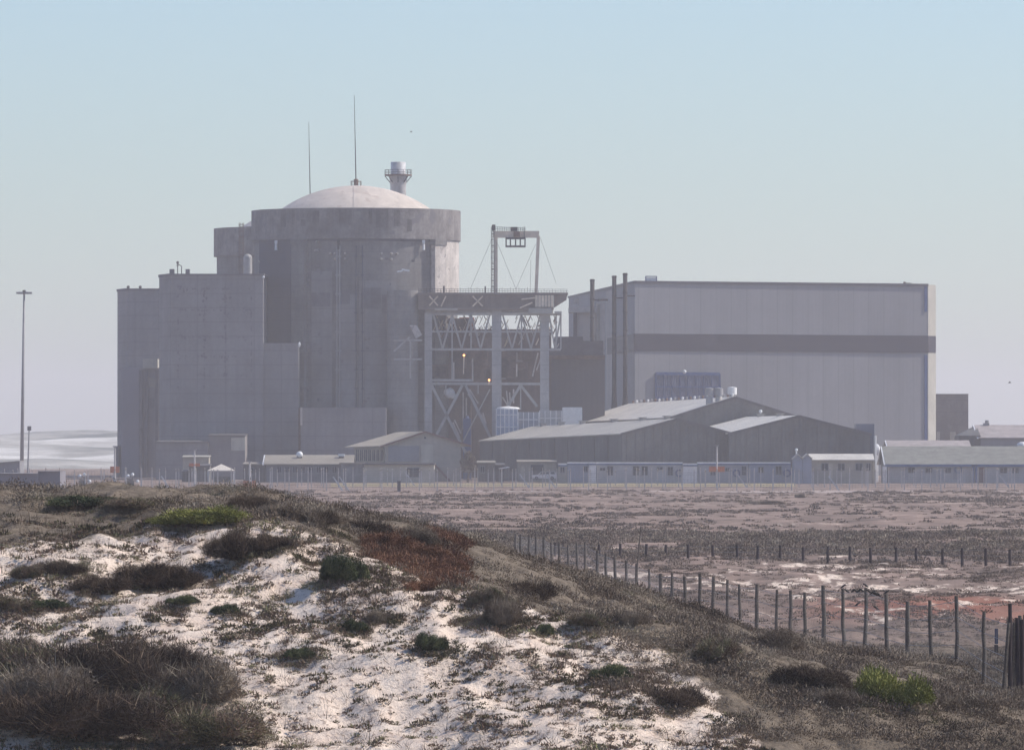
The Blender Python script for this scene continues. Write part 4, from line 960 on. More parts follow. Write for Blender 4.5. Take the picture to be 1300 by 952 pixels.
for px, lab in ((380.3, 'left silver ventilator on the long low shed roof'), (433.5, 'right white ventilator on the long low shed roof')):
    Yv = 1368; v_ = thing('roof_ventilator', lab, 'ventilator', P(px, 587, Yv), 'ventilators on the low shed')
    mb = MB(); mb.box(XA(px-3.2, Yv), XA(px+3.2, Yv), Yv-.4, Yv+.6, ZA(588, Yv), ZA(579, Yv)); mb.build('base', m_trim, v_)
    mb = MB(); 
    if px < 400: mb.ball(P(px, 577, Yv), .65)
    else: mb.box(XA(px-4, Yv), XA(px+4, Yv), Yv-.5, Yv+.7, ZA(579, Yv), ZA(576, Yv))
    mb.build('cowl', m_white if px > 400 else m_lampw, v_, px < 400)
# misc low sheds on the left
def hut(px0, px1, ytop, Y, wm, rm, label, name='shed', extra=None, depth=7):
    t = thing(name, label, 'shed', (XA((px0+px1)/2, Y), Y, 0)); z0 = gz(XA(px0, Y), Y)
    mb = MB(); mb.box(XA(px0, Y), XA(px1, Y), Y, Y+depth, z0-.3, ZA(ytop, Y)); mb.build('wall', wm, t)
    zt_ = ZA(ytop, Y)
    mb = MB(); x0, x1_ = XA(px0-1, Y), XA(px1+1, Y); mb.prism_x([(Y-.5, zt_+.01), (Y+depth+.4, zt_+.35), (Y+depth+.4, zt_+.5), (Y-.5, zt_+.2)][::-1], x0, x1_); mb.build('roof', rm, t)
    for e in (extra or []): opening(t, *e[:4], Y, e[4], e[5] if len(e) > 5 else None)
    return t
hut(309, 337, 590, 1366, m_shed, m_roofd, 'dark shed between the tent and the long low shed', extra=[(316,322,594,602,'window')])
hut(232, 265, 581, 1420, m_tan, m_tan, 'pale box hut behind the left dark shed')
hut(198, 264, 562, 1450, m_conc2, m_trim, 'wide grey annex at the foot of the widest block', depth=14)
hut(265, 311, 553.5, 1452, M('brown_annex_wall', (.25,.225,.22), .15, .2, .85), m_trim, 'brownish annex with one pale square panel', extra=[(293.5,311,555.5,572,'door',m_cream)], depth=14)
hut(240, 266, 592, 1372, m_shed2, m_trim, 'dark boarded shed left of the cream tent', extra=[(244,249,597,611,'door',m_patch)])
hut(231, 239, 599, 1374, m_glass, m_trim, 'small black shelter beside the dark boarded shed')
hut(606, 628, 588, 1368, m_shed2, m_roofd, 'grey shed with pale edge right of the tree', extra=[(610,615,592,600,'window')])
hut(629, 640, 591, 1371, m_trim, m_trim, 'low dark shelter between the two grey sheds')
hut(657, 706, 587, 1368, m_tan, m_roofd, 'tan open shed behind the white pickup', extra=[(674,690,590,608,'door',m_glass), (661, 666, 592, 608, 'door', m_cream)])
mb = MB(); mb.add([tuple(P(x, y, Yq)) for Yq in (1360, 1363) for x, y in ((632,594.5),(645,592),(648,593.2),(636,595.2))], [(0,1,2,3),(7,6,5,4),(0,4,5,1),(1,5,6,2),(2,6,7,3),(3,7,4,0)])
t = thing('awning', 'small tilted white awning between the grey sheds', 'awning', P(640, 612, 1361)); mb.build('sheet', m_white, t)
mb = MB(); mb.bar(P(634, 612, 1361), P(634, 594.8, 1361), .12); mb.bar(P(646, 612, 1361), P(646, 593, 1361), .12); mb.build('pole', m_galv, t)

# canopy tent
Yt = 1364; Xt = XA(281, Yt); t = thing('canopy_tent', 'cream pyramid topped canopy tent among low sheds', 'tent', (Xt, Yt, 0))
w = 17*PM(Yt); ze = ZA(597, Yt); zp = ZA(589, Yt)
mb = MB(); mb.add([(Xt-w, Yt-2.5, ze), (Xt+w, Yt-2.5, ze), (Xt+w, Yt+2.5, ze), (Xt-w, Yt+2.5, ze), (Xt, Yt, zp), (Xt-w, Yt-2.5, ze-.2), (Xt+w, Yt-2.5, ze-.2), (Xt+w, Yt+2.5, ze-.2), (Xt-w, Yt+2.5, ze-.2)], [(0,1,4),(1,2,4),(2,3,4),(3,0,4),(5,6,1,0),(6,7,2,1),(7,8,3,2),(8,5,0,3)]); mb.build('canopy', m_tent, t)
for sx in (-1, 1):
    for sy in (-1, 1): mb = MB(); mb.tube((Xt+sx*w*.95, Yt+sy*2.4, 0), (Xt+sx*w*.95, Yt+sy*2.4, ze), .09); mb.build('leg', m_white, t)
mb = MB(); mb.box(Xt-w*.6, Xt+w*.7, Yt+1, Yt+2, 0, 1.1); mb.build('counter', m_shed2, t)

# white pickup
Yv = 1352; X0 = XA(675, Yv); s_ = 32*PM(Yv)/5.0
t = thing('parked_car', 'white pickup parked before the tan open shed', 'pickup truck', (X0+2.5*s_, Yv, 0))
g0 = gz(X0, Yv); xf = lambda x, y, z: (X0+x*s_, Yv+y*s_, g0+z*s_+.55)
mb = MB(xf); mb.prism_y([(0,.35),(0,.85),(.25,.98),(1.35,1.05),(4.9,1.05),(5.0,.95),(5.0,.4),(4.6,.3),(.3,.3)], 0, 1.75); mb.build('body', m_white, t)
mb = MB(xf); mb.prism_y([(1.3,1.06),(1.95,1.62),(4.6,1.66),(4.9,1.06)], .08, 1.67); mb.build('cab', m_white, t)
for (a_, b2) in ((1.55, 2.6), (2.75, 3.6), (3.75, 4.55)):
    mb = MB(xf); mb.prism_y([(a_,1.1),(a_+(.38 if a_ < 2 else 0),1.52),(b2,1.54),(b2,1.1)], .03, .075); mb.build('side_window', m_glass, t)
for x in (.95, 4.05):
    for y in (-.02, 1.55):
        mb = MB(xf); mb.tube((x, y, .32), (x, y+.22, .32), .34, .34, 18); w_ = mb.build('wheel', m_tyre, t)
        mb = MB(xf); mb.tube((x, y-.01, .32), (x, y-.005 if y < 1 else y+.24, .32), .18, .18, 12); mb.build('rim', m_galv, w_)
mb = MB(xf); mb.box(-.04, .02, .15, .45, .62, .8); mb.build('headlight', m_lampw, t)
mb = MB(xf); mb.box(-.04, .02, 1.3, 1.6, .62, .8); mb.build('headlight', m_lampw, t)

# ================================================================== LEFT: mast, low building, small things
t = thing('floodlight_mast', 'very tall slender floodlight mast at the left edge', 'lamp mast', (XA(27.5, 1400), 1400, 0))
mb = MB(); mb.tube((XA(27.5, 1400), 1400, 0), P(30.7, 372, 1400), .42, .2, 10); mb.build('pole', m_galv, t, True)
mb = MB(); c = P(30.7, 371.5, 1400); mb.tube(c-Vector((0,0,.3)), c+Vector((0,0,.5)), .45, .3, 10)
for a_ in range(6):
    an = a_*math.pi/3; e = c+Vector((math.cos(an)*1.2, math.sin(an)*1.2, 0)); mb.bar(c, e, .12)
mb.build('headframe', m_black, t)
for a_ in range(6):
    an = a_*math.pi/3; e = c+Vector((math.cos(an)*1.15, math.sin(an)*1.15, 0)); mb = MB(); mb.box(e.x-.42, e.x+.42, e.y-.3, e.y+.3, e.z-.28, e.z+.12); mb.build('lamp_head', m_galv, t)
t = thing('street_lamp', 'short lamp post with square head beside the tall mast', 'lamp post', (XA(35, 1380), 1380, 0))
mb = MB(); mb.tube((XA(35, 1380), 1380, 0), P(37, 546, 1380), .2, .12, 8); mb.build('pole', m_galv, t)
mb = MB(); mb.box(XA(35, 1380), XA(39.5, 1380), 1379.5, 1380.5, ZA(546.5, 1380), ZA(541, 1380)); mb.build('lamp_head', m_patch, t)
mb = MB(); Yl = 950; t = thing('low_building', 'low plain purple grey building at the left edge behind the dune', 'building', (XA(30, Yl), Yl, gz(XA(30, Yl), Yl)))
mb.box(XA(-60, Yl), XA(48, Yl), Yl, Yl+12, -1, ZA(601.5, Yl)); mb.box(XA(48, Yl), XA(76, Yl), Yl+.5, Yl+12, -1, ZA(598.5, Yl)); mb.build('wall', M('mauve_grey_render', (.22,.205,.225), .1, .1, .9), t)
mb = MB(); mb.box(XA(-61, Yl), XA(48, Yl), Yl-.3, Yl+12.3, ZA(601.5, Yl)+.003, ZA(600.9, Yl)); mb.box(XA(48.1, Yl), XA(76.4, Yl), Yl+.2, Yl+12.3, ZA(598.5, Yl)+.003, ZA(597.9, Yl)); mb.build('roof', m_conc2, t)
for px in (45, 18): mb = MB(); mb.box(XA(px, Yl), XA(px+8, Yl), Yl-.12, Yl, ZA(628, Yl), ZA(622, Yl)); mb.build('window', m_patch, t)
slabm = MB(); t = thing('sloped_roof_shed', 'grey shed with sloping roof far left behind the low building', 'shed', (XA(8, 1300), 1300, 0))
slabm.prism_y([(XA(-60, 1300), 0), (XA(25, 1300), 0), (XA(25, 1300), ZA(585.5, 1300)), (XA(-60, 1300), ZA(592, 1300))], 1300, 1312); slabm.build('wall', M('grey_shed_sheet', (.24,.235,.25), .1, .1, .9), t)
slabm = MB(); slabm.prism_y([(XA(-61, 1300), ZA(592, 1300)), (XA(25.6, 1300), ZA(585.4, 1300)), (XA(25.6, 1300), ZA(584.7, 1300)), (XA(-61, 1300), ZA(591.3, 1300))], 1299.5, 1312.5); slabm.build('roof', m_steel, t)
for px, lab in ((107, 'left cluster of white round floodlights low by the fence'), (168, 'right cluster of white round floodlights before the far left block')):
    Yk = 1236; X = XA(px, Yk); g0 = gz(X, Yk); t = thing('floodlight_cluster', lab, 'floodlights', (X, Yk, g0), 'low white floodlight clusters')
    mb = MB(); mb.bar((X, Yk, g0), (X, Yk, g0+2.2), .2); mb.bar((X-.9, Yk, g0+1.6), (X+.9, Yk, g0+1.2), .15); mb.box(X-1.0, X+.3, Yk, Yk+.8, g0, g0+1.4); mb.build('stand', m_shed2, t)
    for (dx_, dz_) in ((-.75, 2.2), (.05, 2.45), (.95, 1.25)):
        m2 = MB(); m2.ball((X+dx_, Yk-.2, g0+dz_), .30, 10, 1.1); m2.build('lamp_head', m_lampw, t, True)
# poles with orange boards
for px, yt, yb, bx, by, lab in ((910, 565, 624, 10, (592, 599), 'pale pole with orange board before the pale blue cabin'), (317, 585, 622, 8, (610, 620), 'pole with orange board left of the long low shed'),
                            (146, 566, 612, 6, (592, 600), 'pole with orange board at the foot of far left block'), (247, 570, 612, 7, (588, 592), 'thin pole with orange board before pale box hut')):
    Yk = 1246; X = XA(px, Yk); t = thing('warning_pole', lab, 'sign pole', (X, Yk, gz(X, Yk)))
    mb = MB(); mb.tube((X, Yk, gz(X, Yk)), (X, Yk, ZA(yt, Yk)), .19, .14, 8); mb.build('pole', m_fpost, t)
    mb = MB(); w = bx*PM(Yk)
    mb.box(X-w, X-.15, Yk-.3, Yk-.2, ZA(by[1], Yk), ZA(by[0], Yk)); mb.box(X+.15, X+w, Yk-.3, Yk-.2, ZA(by[1], Yk), ZA(by[0], Yk)); mb.box(X-w, X+w, Yk-.2, Yk-.1, ZA((by[0]+by[1])/2+.5, Yk), ZA((by[0]+by[1])/2-.5, Yk)); mb.build('board', m_orange, t)
    mb = MB(); mb.box(X-.35, X+.35, Yk-.3, Yk+.3, ZA(yt+1.5, Yk), ZA(yt, Yk)); mb.build('top_lamp', m_galv, t)

# tree beside the house
def leaf_cloud(lobes, n, l, w, seed=0, outward=.6):
    r = np.random.default_rng(seed); lobes = np.array(lobes, float)          # cx,cy,cz,rx,ry,rz
    vol = lobes[:, 3]*lobes[:, 4]*lobes[:, 5]; vol = vol**.75; k = r.choice(len(lobes), n, p=vol/vol.sum())
    d = r.normal(size=(n, 3)); d[:, 2] = np.abs(d[:, 2])*.9+.02*0 if True else d[:, 2]; d /= np.linalg.norm(d, axis=1)[:, None]
    rad = r.random(n)**.33*(.72+.4*r.random(n))
    p = lobes[k, :3]+d*rad[:, None]*lobes[k, 3:6]
    dirn = d*outward+r.normal(size=(n, 3))*.55+np.array([0, 0, .35]); dirn /= np.linalg.norm(dirn, axis=1)[:, None]
    side = np.cross(dirn, r.normal(size=(n, 3))); side /= np.linalg.norm(side, axis=1)[:, None]
    ll = (l*(.5+r.random(n)))[:, None]; ww = (w*(.6+.8*r.random(n)))[:, None]
    tri = np.stack([p-side*ww/2, p+side*ww/2, p+dirn*ll], 1)
    cl = fbm(p[:, 0]*2.3+7, p[:, 1]*2.3+p[:, 2]*3.1, seed+5, 3)
    rnd = np.clip((cl-.5)*1.5+.47+(r.random(n)-.5)*.34, 0, 1)
    return tri, rnd
def tri_mesh(name, tri, rnd, mat):
    n = len(tri); me = bpy.data.meshes.new(name)
    me.vertices.add(3*n); me.vertices.foreach_set('co', tri.astype(np.float32).ravel())
    me.loops.add(3*n); me.loops.foreach_set('vertex_index', np.arange(3*n, dtype=np.int32))
    me.polygons.add(n); me.polygons.foreach_set('loop_start', np.arange(0, 3*n, 3, dtype=np.int32)); me.polygons.foreach_set('loop_total', np.full(n, 3, np.int32))
    at_ = me.attributes.new('rnd', 'FLOAT', 'FACE'); at_.data.foreach_set('value', rnd.astype(np.float32))
    me.materials.append(mat); me.update(calc_edges=True); return me
Yt = 1356; X = XA(594, Yt); g0 = gz(X, Yt)
t = thing('small_tree', 'small brownish tree standing right of the tan gabled house', 'tree', (X, Yt, g0))
mb = MB(); mb.tube((X, Yt, g0-.1), (X+.2, Yt, g0+2.2), .28, .18, 8)
for k in range(7): a_ = k*.9; mb.tube((X+.15, Yt, g0+1.4+.15*k), (X+1.3*math.cos(a_), Yt+1.3*math.sin(a_), g0+3.2+.3*k), .12, .04, 6)
mb.build('trunk', m_bark, t)
tri, rnd = leaf_cloud([(0,0,2.8,1.4,1.3,1.4),(-.7,.2,3.6,1.1,1,1.2),(.6,-.2,3.9,1.0,1,1.3),(.1,0,4.8,.9,.9,1.3),(-.3,.4,2.0,1.3,1.2,1.0),(.9,.3,2.4,.9,1,1.2)], 5200, .28, .16, 5)
o = bpy.data.objects.new('crown', tri_mesh('crown', tri, rnd, l_grey)); COL.objects.link(o); o.parent = t

# ================================================================== FENCES
# near post fence: path surveyed by (px, Y)
def wire_between(mb, p, q, r=.012):
    mb.tube(p, q, r, None, 4, False)
def post_curve(mb, base, top, r0, r1, kink=.03):
    n = 4; pts_ = [Vector(base).lerp(Vector(top), k/n)+Vector((random.uniform(-kink, kink), 0, 0))*(0 < k < n) for k in range(n+1)]
    for k in range(n): mb.tube(pts_[k], pts_[k+1], r0+(r1-r0)*k/n, r0+(r1-r0)*(k+1)/n, 8, True)
near_px = [655,661,672,681,691,701,711,722,733,744,757,769,782,795,809,824,838,853,870,887,905,922,940,961,985,1004,1023,1047,1071,1098,1126,1153,1183,1215,1249,1282]
def nearY(px): return float(np.interp(px, [655, 661, 711, 771, 838, 985, 1071, 1153, 1249, 1282], [482, 476, 428, 392, 334, 300, 280, 250, 221, 213]))
t = thing('post_fence', 'leaning line of grey wooden posts and wire running back from lower right', 'fence', (XA(1249, 221), 221, gz(XA(1249, 221), 221)))
tops = []; bases = []
for i, px in enumerate(near_px):
    Y = nearY(px); X = XA(px, Y); g0 = gz(X, Y); h_ = 2.35+random.uniform(-.12, .12)
    lean = random.uniform(-.03, .03)*h_; tp = (X+lean, Y+random.uniform(-.1, .1), g0+h_)
    rr = random.uniform(.052, .082)*(1.0+.5*(Y-213)/300)
    mb = MB(); post_curve(mb, (X, Y, g0-.4), tp, rr*1.15, rr*.85); mb.build('post', m_post, t)
    tops.append(Vector(tp)); bases.append(Vector((X, Y, g0)))
mb = MB()
for a_, b2, c_, e_ in zip(tops[:-1], tops[1:], bases[:-1], bases[1:]):
    for k in (.12, .3, .5, .7, .92): wire_between(mb, c_.lerp(a_, k), e_.lerp(b2, k), .010)
mb.build('wire', m_wire, t)
mb = MB()
for a_, b2, c_, e_ in zip(tops[:-1], tops[1:], bases[:-1], bases[1:]):
    L = (a_-b2).length; n = int(L/.45)
    for k in range(1, n):
        f_ = k/n; wire_between(mb, c_.lerp(e_, f_), c_.lerp(a_, .92).lerp(e_.lerp(b2, .92), f_), .0035)
mb.build('netting', m_wire, t)
FTOP = dict(zip(near_px, tops)); FBAS = dict(zip(near_px, bases))
# extra struts on that fence
for (px, ytop, Yo) in ((855, 730, 1.0),):
    Y = nearY(853); X = XA(853, Y)
    for dx_ in (-.25, -.12, .15):
        mb = MB(); mb.tube((X+dx_, Y-.3, gz(X, Y)-.3), (X+.02, Y-.05, gz(X, Y)+2.0), .05, .04, 6); mb.build('strut', m_post, t)
Y = nearY(811); X = XA(811, Y); mb = MB(); mb.tube((X-.3, Y, gz(X, Y)-.3), (X+.1, Y, ZA(668, Y)), .055, .035, 6)
mb.build('tall_pole', m_post, t)
# corner bundle of stakes, right edge
t = thing('corner_stakes', 'bundle of dark upright stakes at the lower right corner', 'stakes', (XA(1292, 205), 205, gz(XA(1292, 205), 205)))
for k, (px, yt) in enumerate(((1282, 766), (1287.5, 790), (1291, 784), (1294.5, 781), (1297.5, 786), (1301, 780), (1305, 788), (1310, 776))):
    Y = 207+random.uniform(-1.2, 1.2); X = XA(px, Y); mb = MB(); post_curve(mb, (X+random.uniform(-.05, .05), Y, gz(X, Y)-.3), (X, Y, ZA(yt, Y)), .07, .055, .015); mb.build('stake', m_post if k % 2 else m_post2, t)
mb = MB(); Y = 206; mb.tube((XA(1272, Y), Y, gz(XA(1272, Y), Y)-.2), P(1281, 790, Y), .07, .06, 6); mb.build('brace', m_post, t)
# blue plate post
Y = 262; X = XA(1264.5, Y); t = thing('marker_post', 'small dark blue plate on thin post beyond the near fence', 'sign', (X, Y, gz(X, Y)))
mb = MB(); mb.box(X-.07, X+.07, Y-.02, Y+.02, gz(X, Y)-.2, ZA(818, Y)); mb.build('post', m_post2, t)
mb = MB(); mb.box(XA(1262.4, Y), XA(1266.8, Y), Y-.06, Y-.022, ZA(817, Y), ZA(797.5, Y)); mb.build('plate', M('navy_plate', (.03,.045,.12), .1, 2, .5), t)

# second fence: dark short posts
t = thing('post_fence', 'straight row of short dark posts crossing the plain', 'fence', (XA(960, 490), 490, gz(XA(960, 490), 490)))
px = 674; prev = None; wmb = MB()
for k in range(24):
    x_ = 674+k*28.9+random.uniform(-2.5, 2.5); Y = 512-(x_-674)*.065; X = XA(x_, Y); g0 = gz(X, Y); tz = ZA(688.5+(x_-674)*.0135+random.uniform(-1, 1), Y)
    mb = MB(); mb.tube((X, Y, min(g0, tz-1.2)-.3), (X+random.uniform(-.05, .05), Y, tz), .105, .095, 8); mb.build('post', m_post2, t)
    if prev is not None:
        for dz_ in (.15, .5, .85): wire_between(wmb, prev-Vector((0, 0, dz_)), Vector((X, Y, tz-dz_)), .011)
    prev = Vector((X, Y, tz))
wmb.build('wire', m_wire, t)

# perimeter fences of the compound
def perimeter(Y, px0, px1, step, h_, label, stays, tilt=0):
    t = thing('security_fence', label, 'fence', (XA((px0+px1)/2, Y), Y, gz(XA((px0+px1)/2, Y), Y)))
    px = px0; pr = None; wm = MB()
    while px < px1:
        X = XA(px, Y)+random.uniform(-.15, .15); g0 = gz(X, Y)
        hh = h_*random.uniform(.93, 1.07); mb = MB(); mb.bar((X, Y, g0-.3), (X, Y, g0+hh), .16, .16); mb.bar((X, Y, g0+hh), (X, Y-.5, g0+hh+.45), .12, .12); mb.build('post', m_fpost, t)
        if pr is not None:
            for z_ in np.linspace(.2, hh, 9): wm.bar(Vector((pr[0], Y, pr[1]+z_)), Vector((X, Y, g0+z_)), .022, .022)
            L = X-pr[0]; n = max(2, int(L/.5))
            for k in range(1, n): xx = pr[0]+L*k/n; wm.bar((xx, Y, g0), (xx, Y, g0+hh), .016, .016)
        pr = (X, g0); px += step*random.uniform(.9, 1.1)
    wm.build('mesh_panel', m_wire, t)
    for (px_, d) in stays:
        X = XA(px_, Y); g0 = gz(X, Y); mb = MB(); mb.bar((X, Y-.1, g0+2.4), (X+d*1.9, Y-2.2, g0-.3), .22, .22); mb.build('stay', m_fpost, t)
perimeter(1248, -30, 1330, 17, 3.0, 'rear line of pale posts and mesh before the compound buildings', ((936,1),(660,1),(693,1),(1268,1)))
perimeter(1205, -30, 1330, 23.5, 3.3, 'front line of taller pale posts and mesh edging the plain', ((423,1),(431,1),(143,1),(205,1),(1052,1)))
perimeter(1274, 240, 1330, 29, 2.6, 'hindmost low fence of pale posts along the grass verge', ((515, 1),))
mb = MB(); Y = 1190; X = XA(506.5, Y); mb.box(X-.28, X+.28, Y, Y+.5, gz(X, Y)-.2, gz(X, Y)+1.7); mb.box(X-.34, X+.34, Y-.1, Y+.6, gz(X, Y)+1.7, gz(X, Y)+1.82); tag(mb.build('cable_box', m_edge), 'small dark cabinet at the foot of the pale fence', 'cabinet')

# ================================================================== BIRDS
def make_bird(label, group=None):
    t = thing('bird', label, 'bird', (0, 0, 0), group)
    mb = MB()
    prof = [(.002,-.24),(.035,-.2),(.075,-.08),(.09,.02),(.075,.12),(.05,.17),(.055,.21),(.045,.26),(.012,.29),(.002,.34)]
    n = 10; vs = []; fs = []
    for j, (r_, s_) in enumerate(prof):
        for i in range(n):
            a_ = 2*math.pi*i/n; cx_ = s_*.85; cz = .17+s_*.55 if s_ < .2 else .28+(s_-.2)*.15
            vs.append((cx_, r_*math.cos(a_), cz+r_*1.05*math.sin(a_)))
    for j in range(len(prof)-1):
        for i in range(n): fs.append((j*n+i, j*n+(i+1)%n, (j+1)*n+(i+1)%n, (j+1)*n+i))
    mb.add(vs, fs); mb.build('body', m_bird, t, True)
    mb = MB()
    for s in (-1, 1): mb.add([(-.22, s*.05, .06), (.1, s*.095, .27), (.05, s*.10, .12), (-.1, s*.085, .07), (-.22, s*.055, .05), (.1, s*.085, .27), (.05, s*.08, .12), (-.1, s*.065, .07)], [(0,1,2,3),(7,6,5,4),(0,4,5,1),(1,5,6,2),(2,6,7,3),(3,7,4,0)])
    mb.build('wing', m_bird, t)
    mb = MB()
    for s in (-.035, .035): mb.tube((.0, s, 0), (.01, s, .12), .008, .008, 5)
    mb.build('leg', m_bird, t); return t
b0 = make_bird('black bird perched on the left one of three occupied post tops'); b0.location = FTOP[1071]; b0.scale = (.5,)*3
for px, lab, rz in ((1098, 'black bird perched on the middle one of three occupied post tops', 160), (1126, 'black bird perched on the right one of three occupied post tops', 20)):
    b_ = copy_tree(b0); b_['label'] = lab; b_.location = FTOP[px]; b_.rotation_euler.z = R(rz)
for (px, k) in ((1076,.9),(1083,.9),(1086.5,.9),(1090,.9),(1094,.9),(1103,.9),(1107,.9),(1110,.9),(1113,.9),(1116.5,.9),(1088,.7),(1113,.7)):
    a_, b2 = (1071, 1098) if px < 1098 else (1098, 1126); f_ = (px-a_)/(b2-a_)
    kk = .92 if k > .8 else .7
    p = (FBAS[a_].lerp(FTOP[a_], kk)).lerp(FBAS[b2].lerp(FTOP[b2], kk), f_)
    b_ = copy_tree(b0); b_['group'] = 'birds on the top fence wire' if k > .8 else 'birds on the lower fence wire'
    b_['label'] = 'small black bird in the huddle on the top wire between occupied posts' if k > .8 else ('black bird sitting alone on a lower wire, left one' if px < 1100 else 'black bird sitting alone on a lower wire, right one')
    b_.location = p; b_.rotation_euler.z = R(random.choice([0, 180])+random.uniform(-50, 50))
def flyer(px, py, Y, label):
    c = P(px, py, Y); t = thing('bird', label, 'bird', c); t.scale = (.4,)*3; mb = MB(); mb.tube(c+Vector((-.5, 0, 0)), c+Vector((.5, 0, .05)), .12, .06, 8); mb.build('body', m_bird, t)
    mb = MB(); 
    for s in (-1, 1): mb.add([tuple(c+Vector(v)) for v in ((.2,0,.05),(-.2,0,.05),(-.15,s*.9,.4),(.1,s*1.0,.42),(.2,0,.09),(-.2,0,.09),(-.15,s*.9,.43),(.1,s*1.0,.45))], [(0,1,2,3),(7,6,5,4),(0,4,5,1),(1,5,6,2),(2,6,7,3),(3,7,4,0)])
    mb.build('wing', m_bird, t)
flyer(1282, 486, 900, 'tiny dark bird flying in the sky at the far right')
flyer(522, 168, 1100, 'tiny dark bird flying above the vent chimney')

# ================================================================== VEGETATION
def lobed(seed, k=15):
    r = np.random.default_rng(seed); L = [(0,0,0,.5,.5,.5)]
    for i in range(k):
        a_ = r.random()*6.28; d = .2+.62*r.random(); s = (.34-.2*d)*(.6+.9*r.random())+.05; L.append((math.cos(a_)*d, math.sin(a_)*d, .02+.14*r.random(), s, s, s*(1.0+.4*r.random())))
    return L
TM = {}
def tmpl(kind, v):
    key = (kind, v)
    if key in TM: return TM[key]
    n, l, w, mt, out = {'dry': (36000, .11, .009, l_dry, .35), 'grey': (34000, .085, .011, l_grey, .35), 'green': (22000, .08, .022, l_green, .5),
                        'yellow': (24000, .075, .020, l_yel, .5), 'red': (22000, .07, .018, l_red, .5), 'olive': (28000, .08, .016, l_mix, .4)}[kind]
    tri, rnd = leaf_cloud(lobed(v*13+len(kind)), n, l, w, v*7+1, out)
    if kind in ('dry', 'grey', 'olive'):     # woody stems poking out of the mass, some bleached
        t2_, r2_ = leaf_cloud(lobed(v*13+len(kind)), 1500, .30, .012, v*5+3, .55)
        tri = np.concatenate([tri, t2_]); rnd = np.concatenate([rnd, np.clip(r2_*1.5-.05, 0, 1)])
    TM[key] = tri_mesh(kind+'_bush', tri, rnd, mt); return TM[key]
def yground(px, py, Ya=158, Yb=300):
    """distance at which the sight line through the pixel first meets the ground"""
    Ys_ = np.arange(Ya, Yb, .5); zr_ = np.array([ZA(py, y) for y in Ys_]); zg = ground_z(XA(px, Ys_), Ys_)
    hit = np.where(zr_ <= zg)[0]
    return float(Ys_[hit[0]]) if len(hit) else None
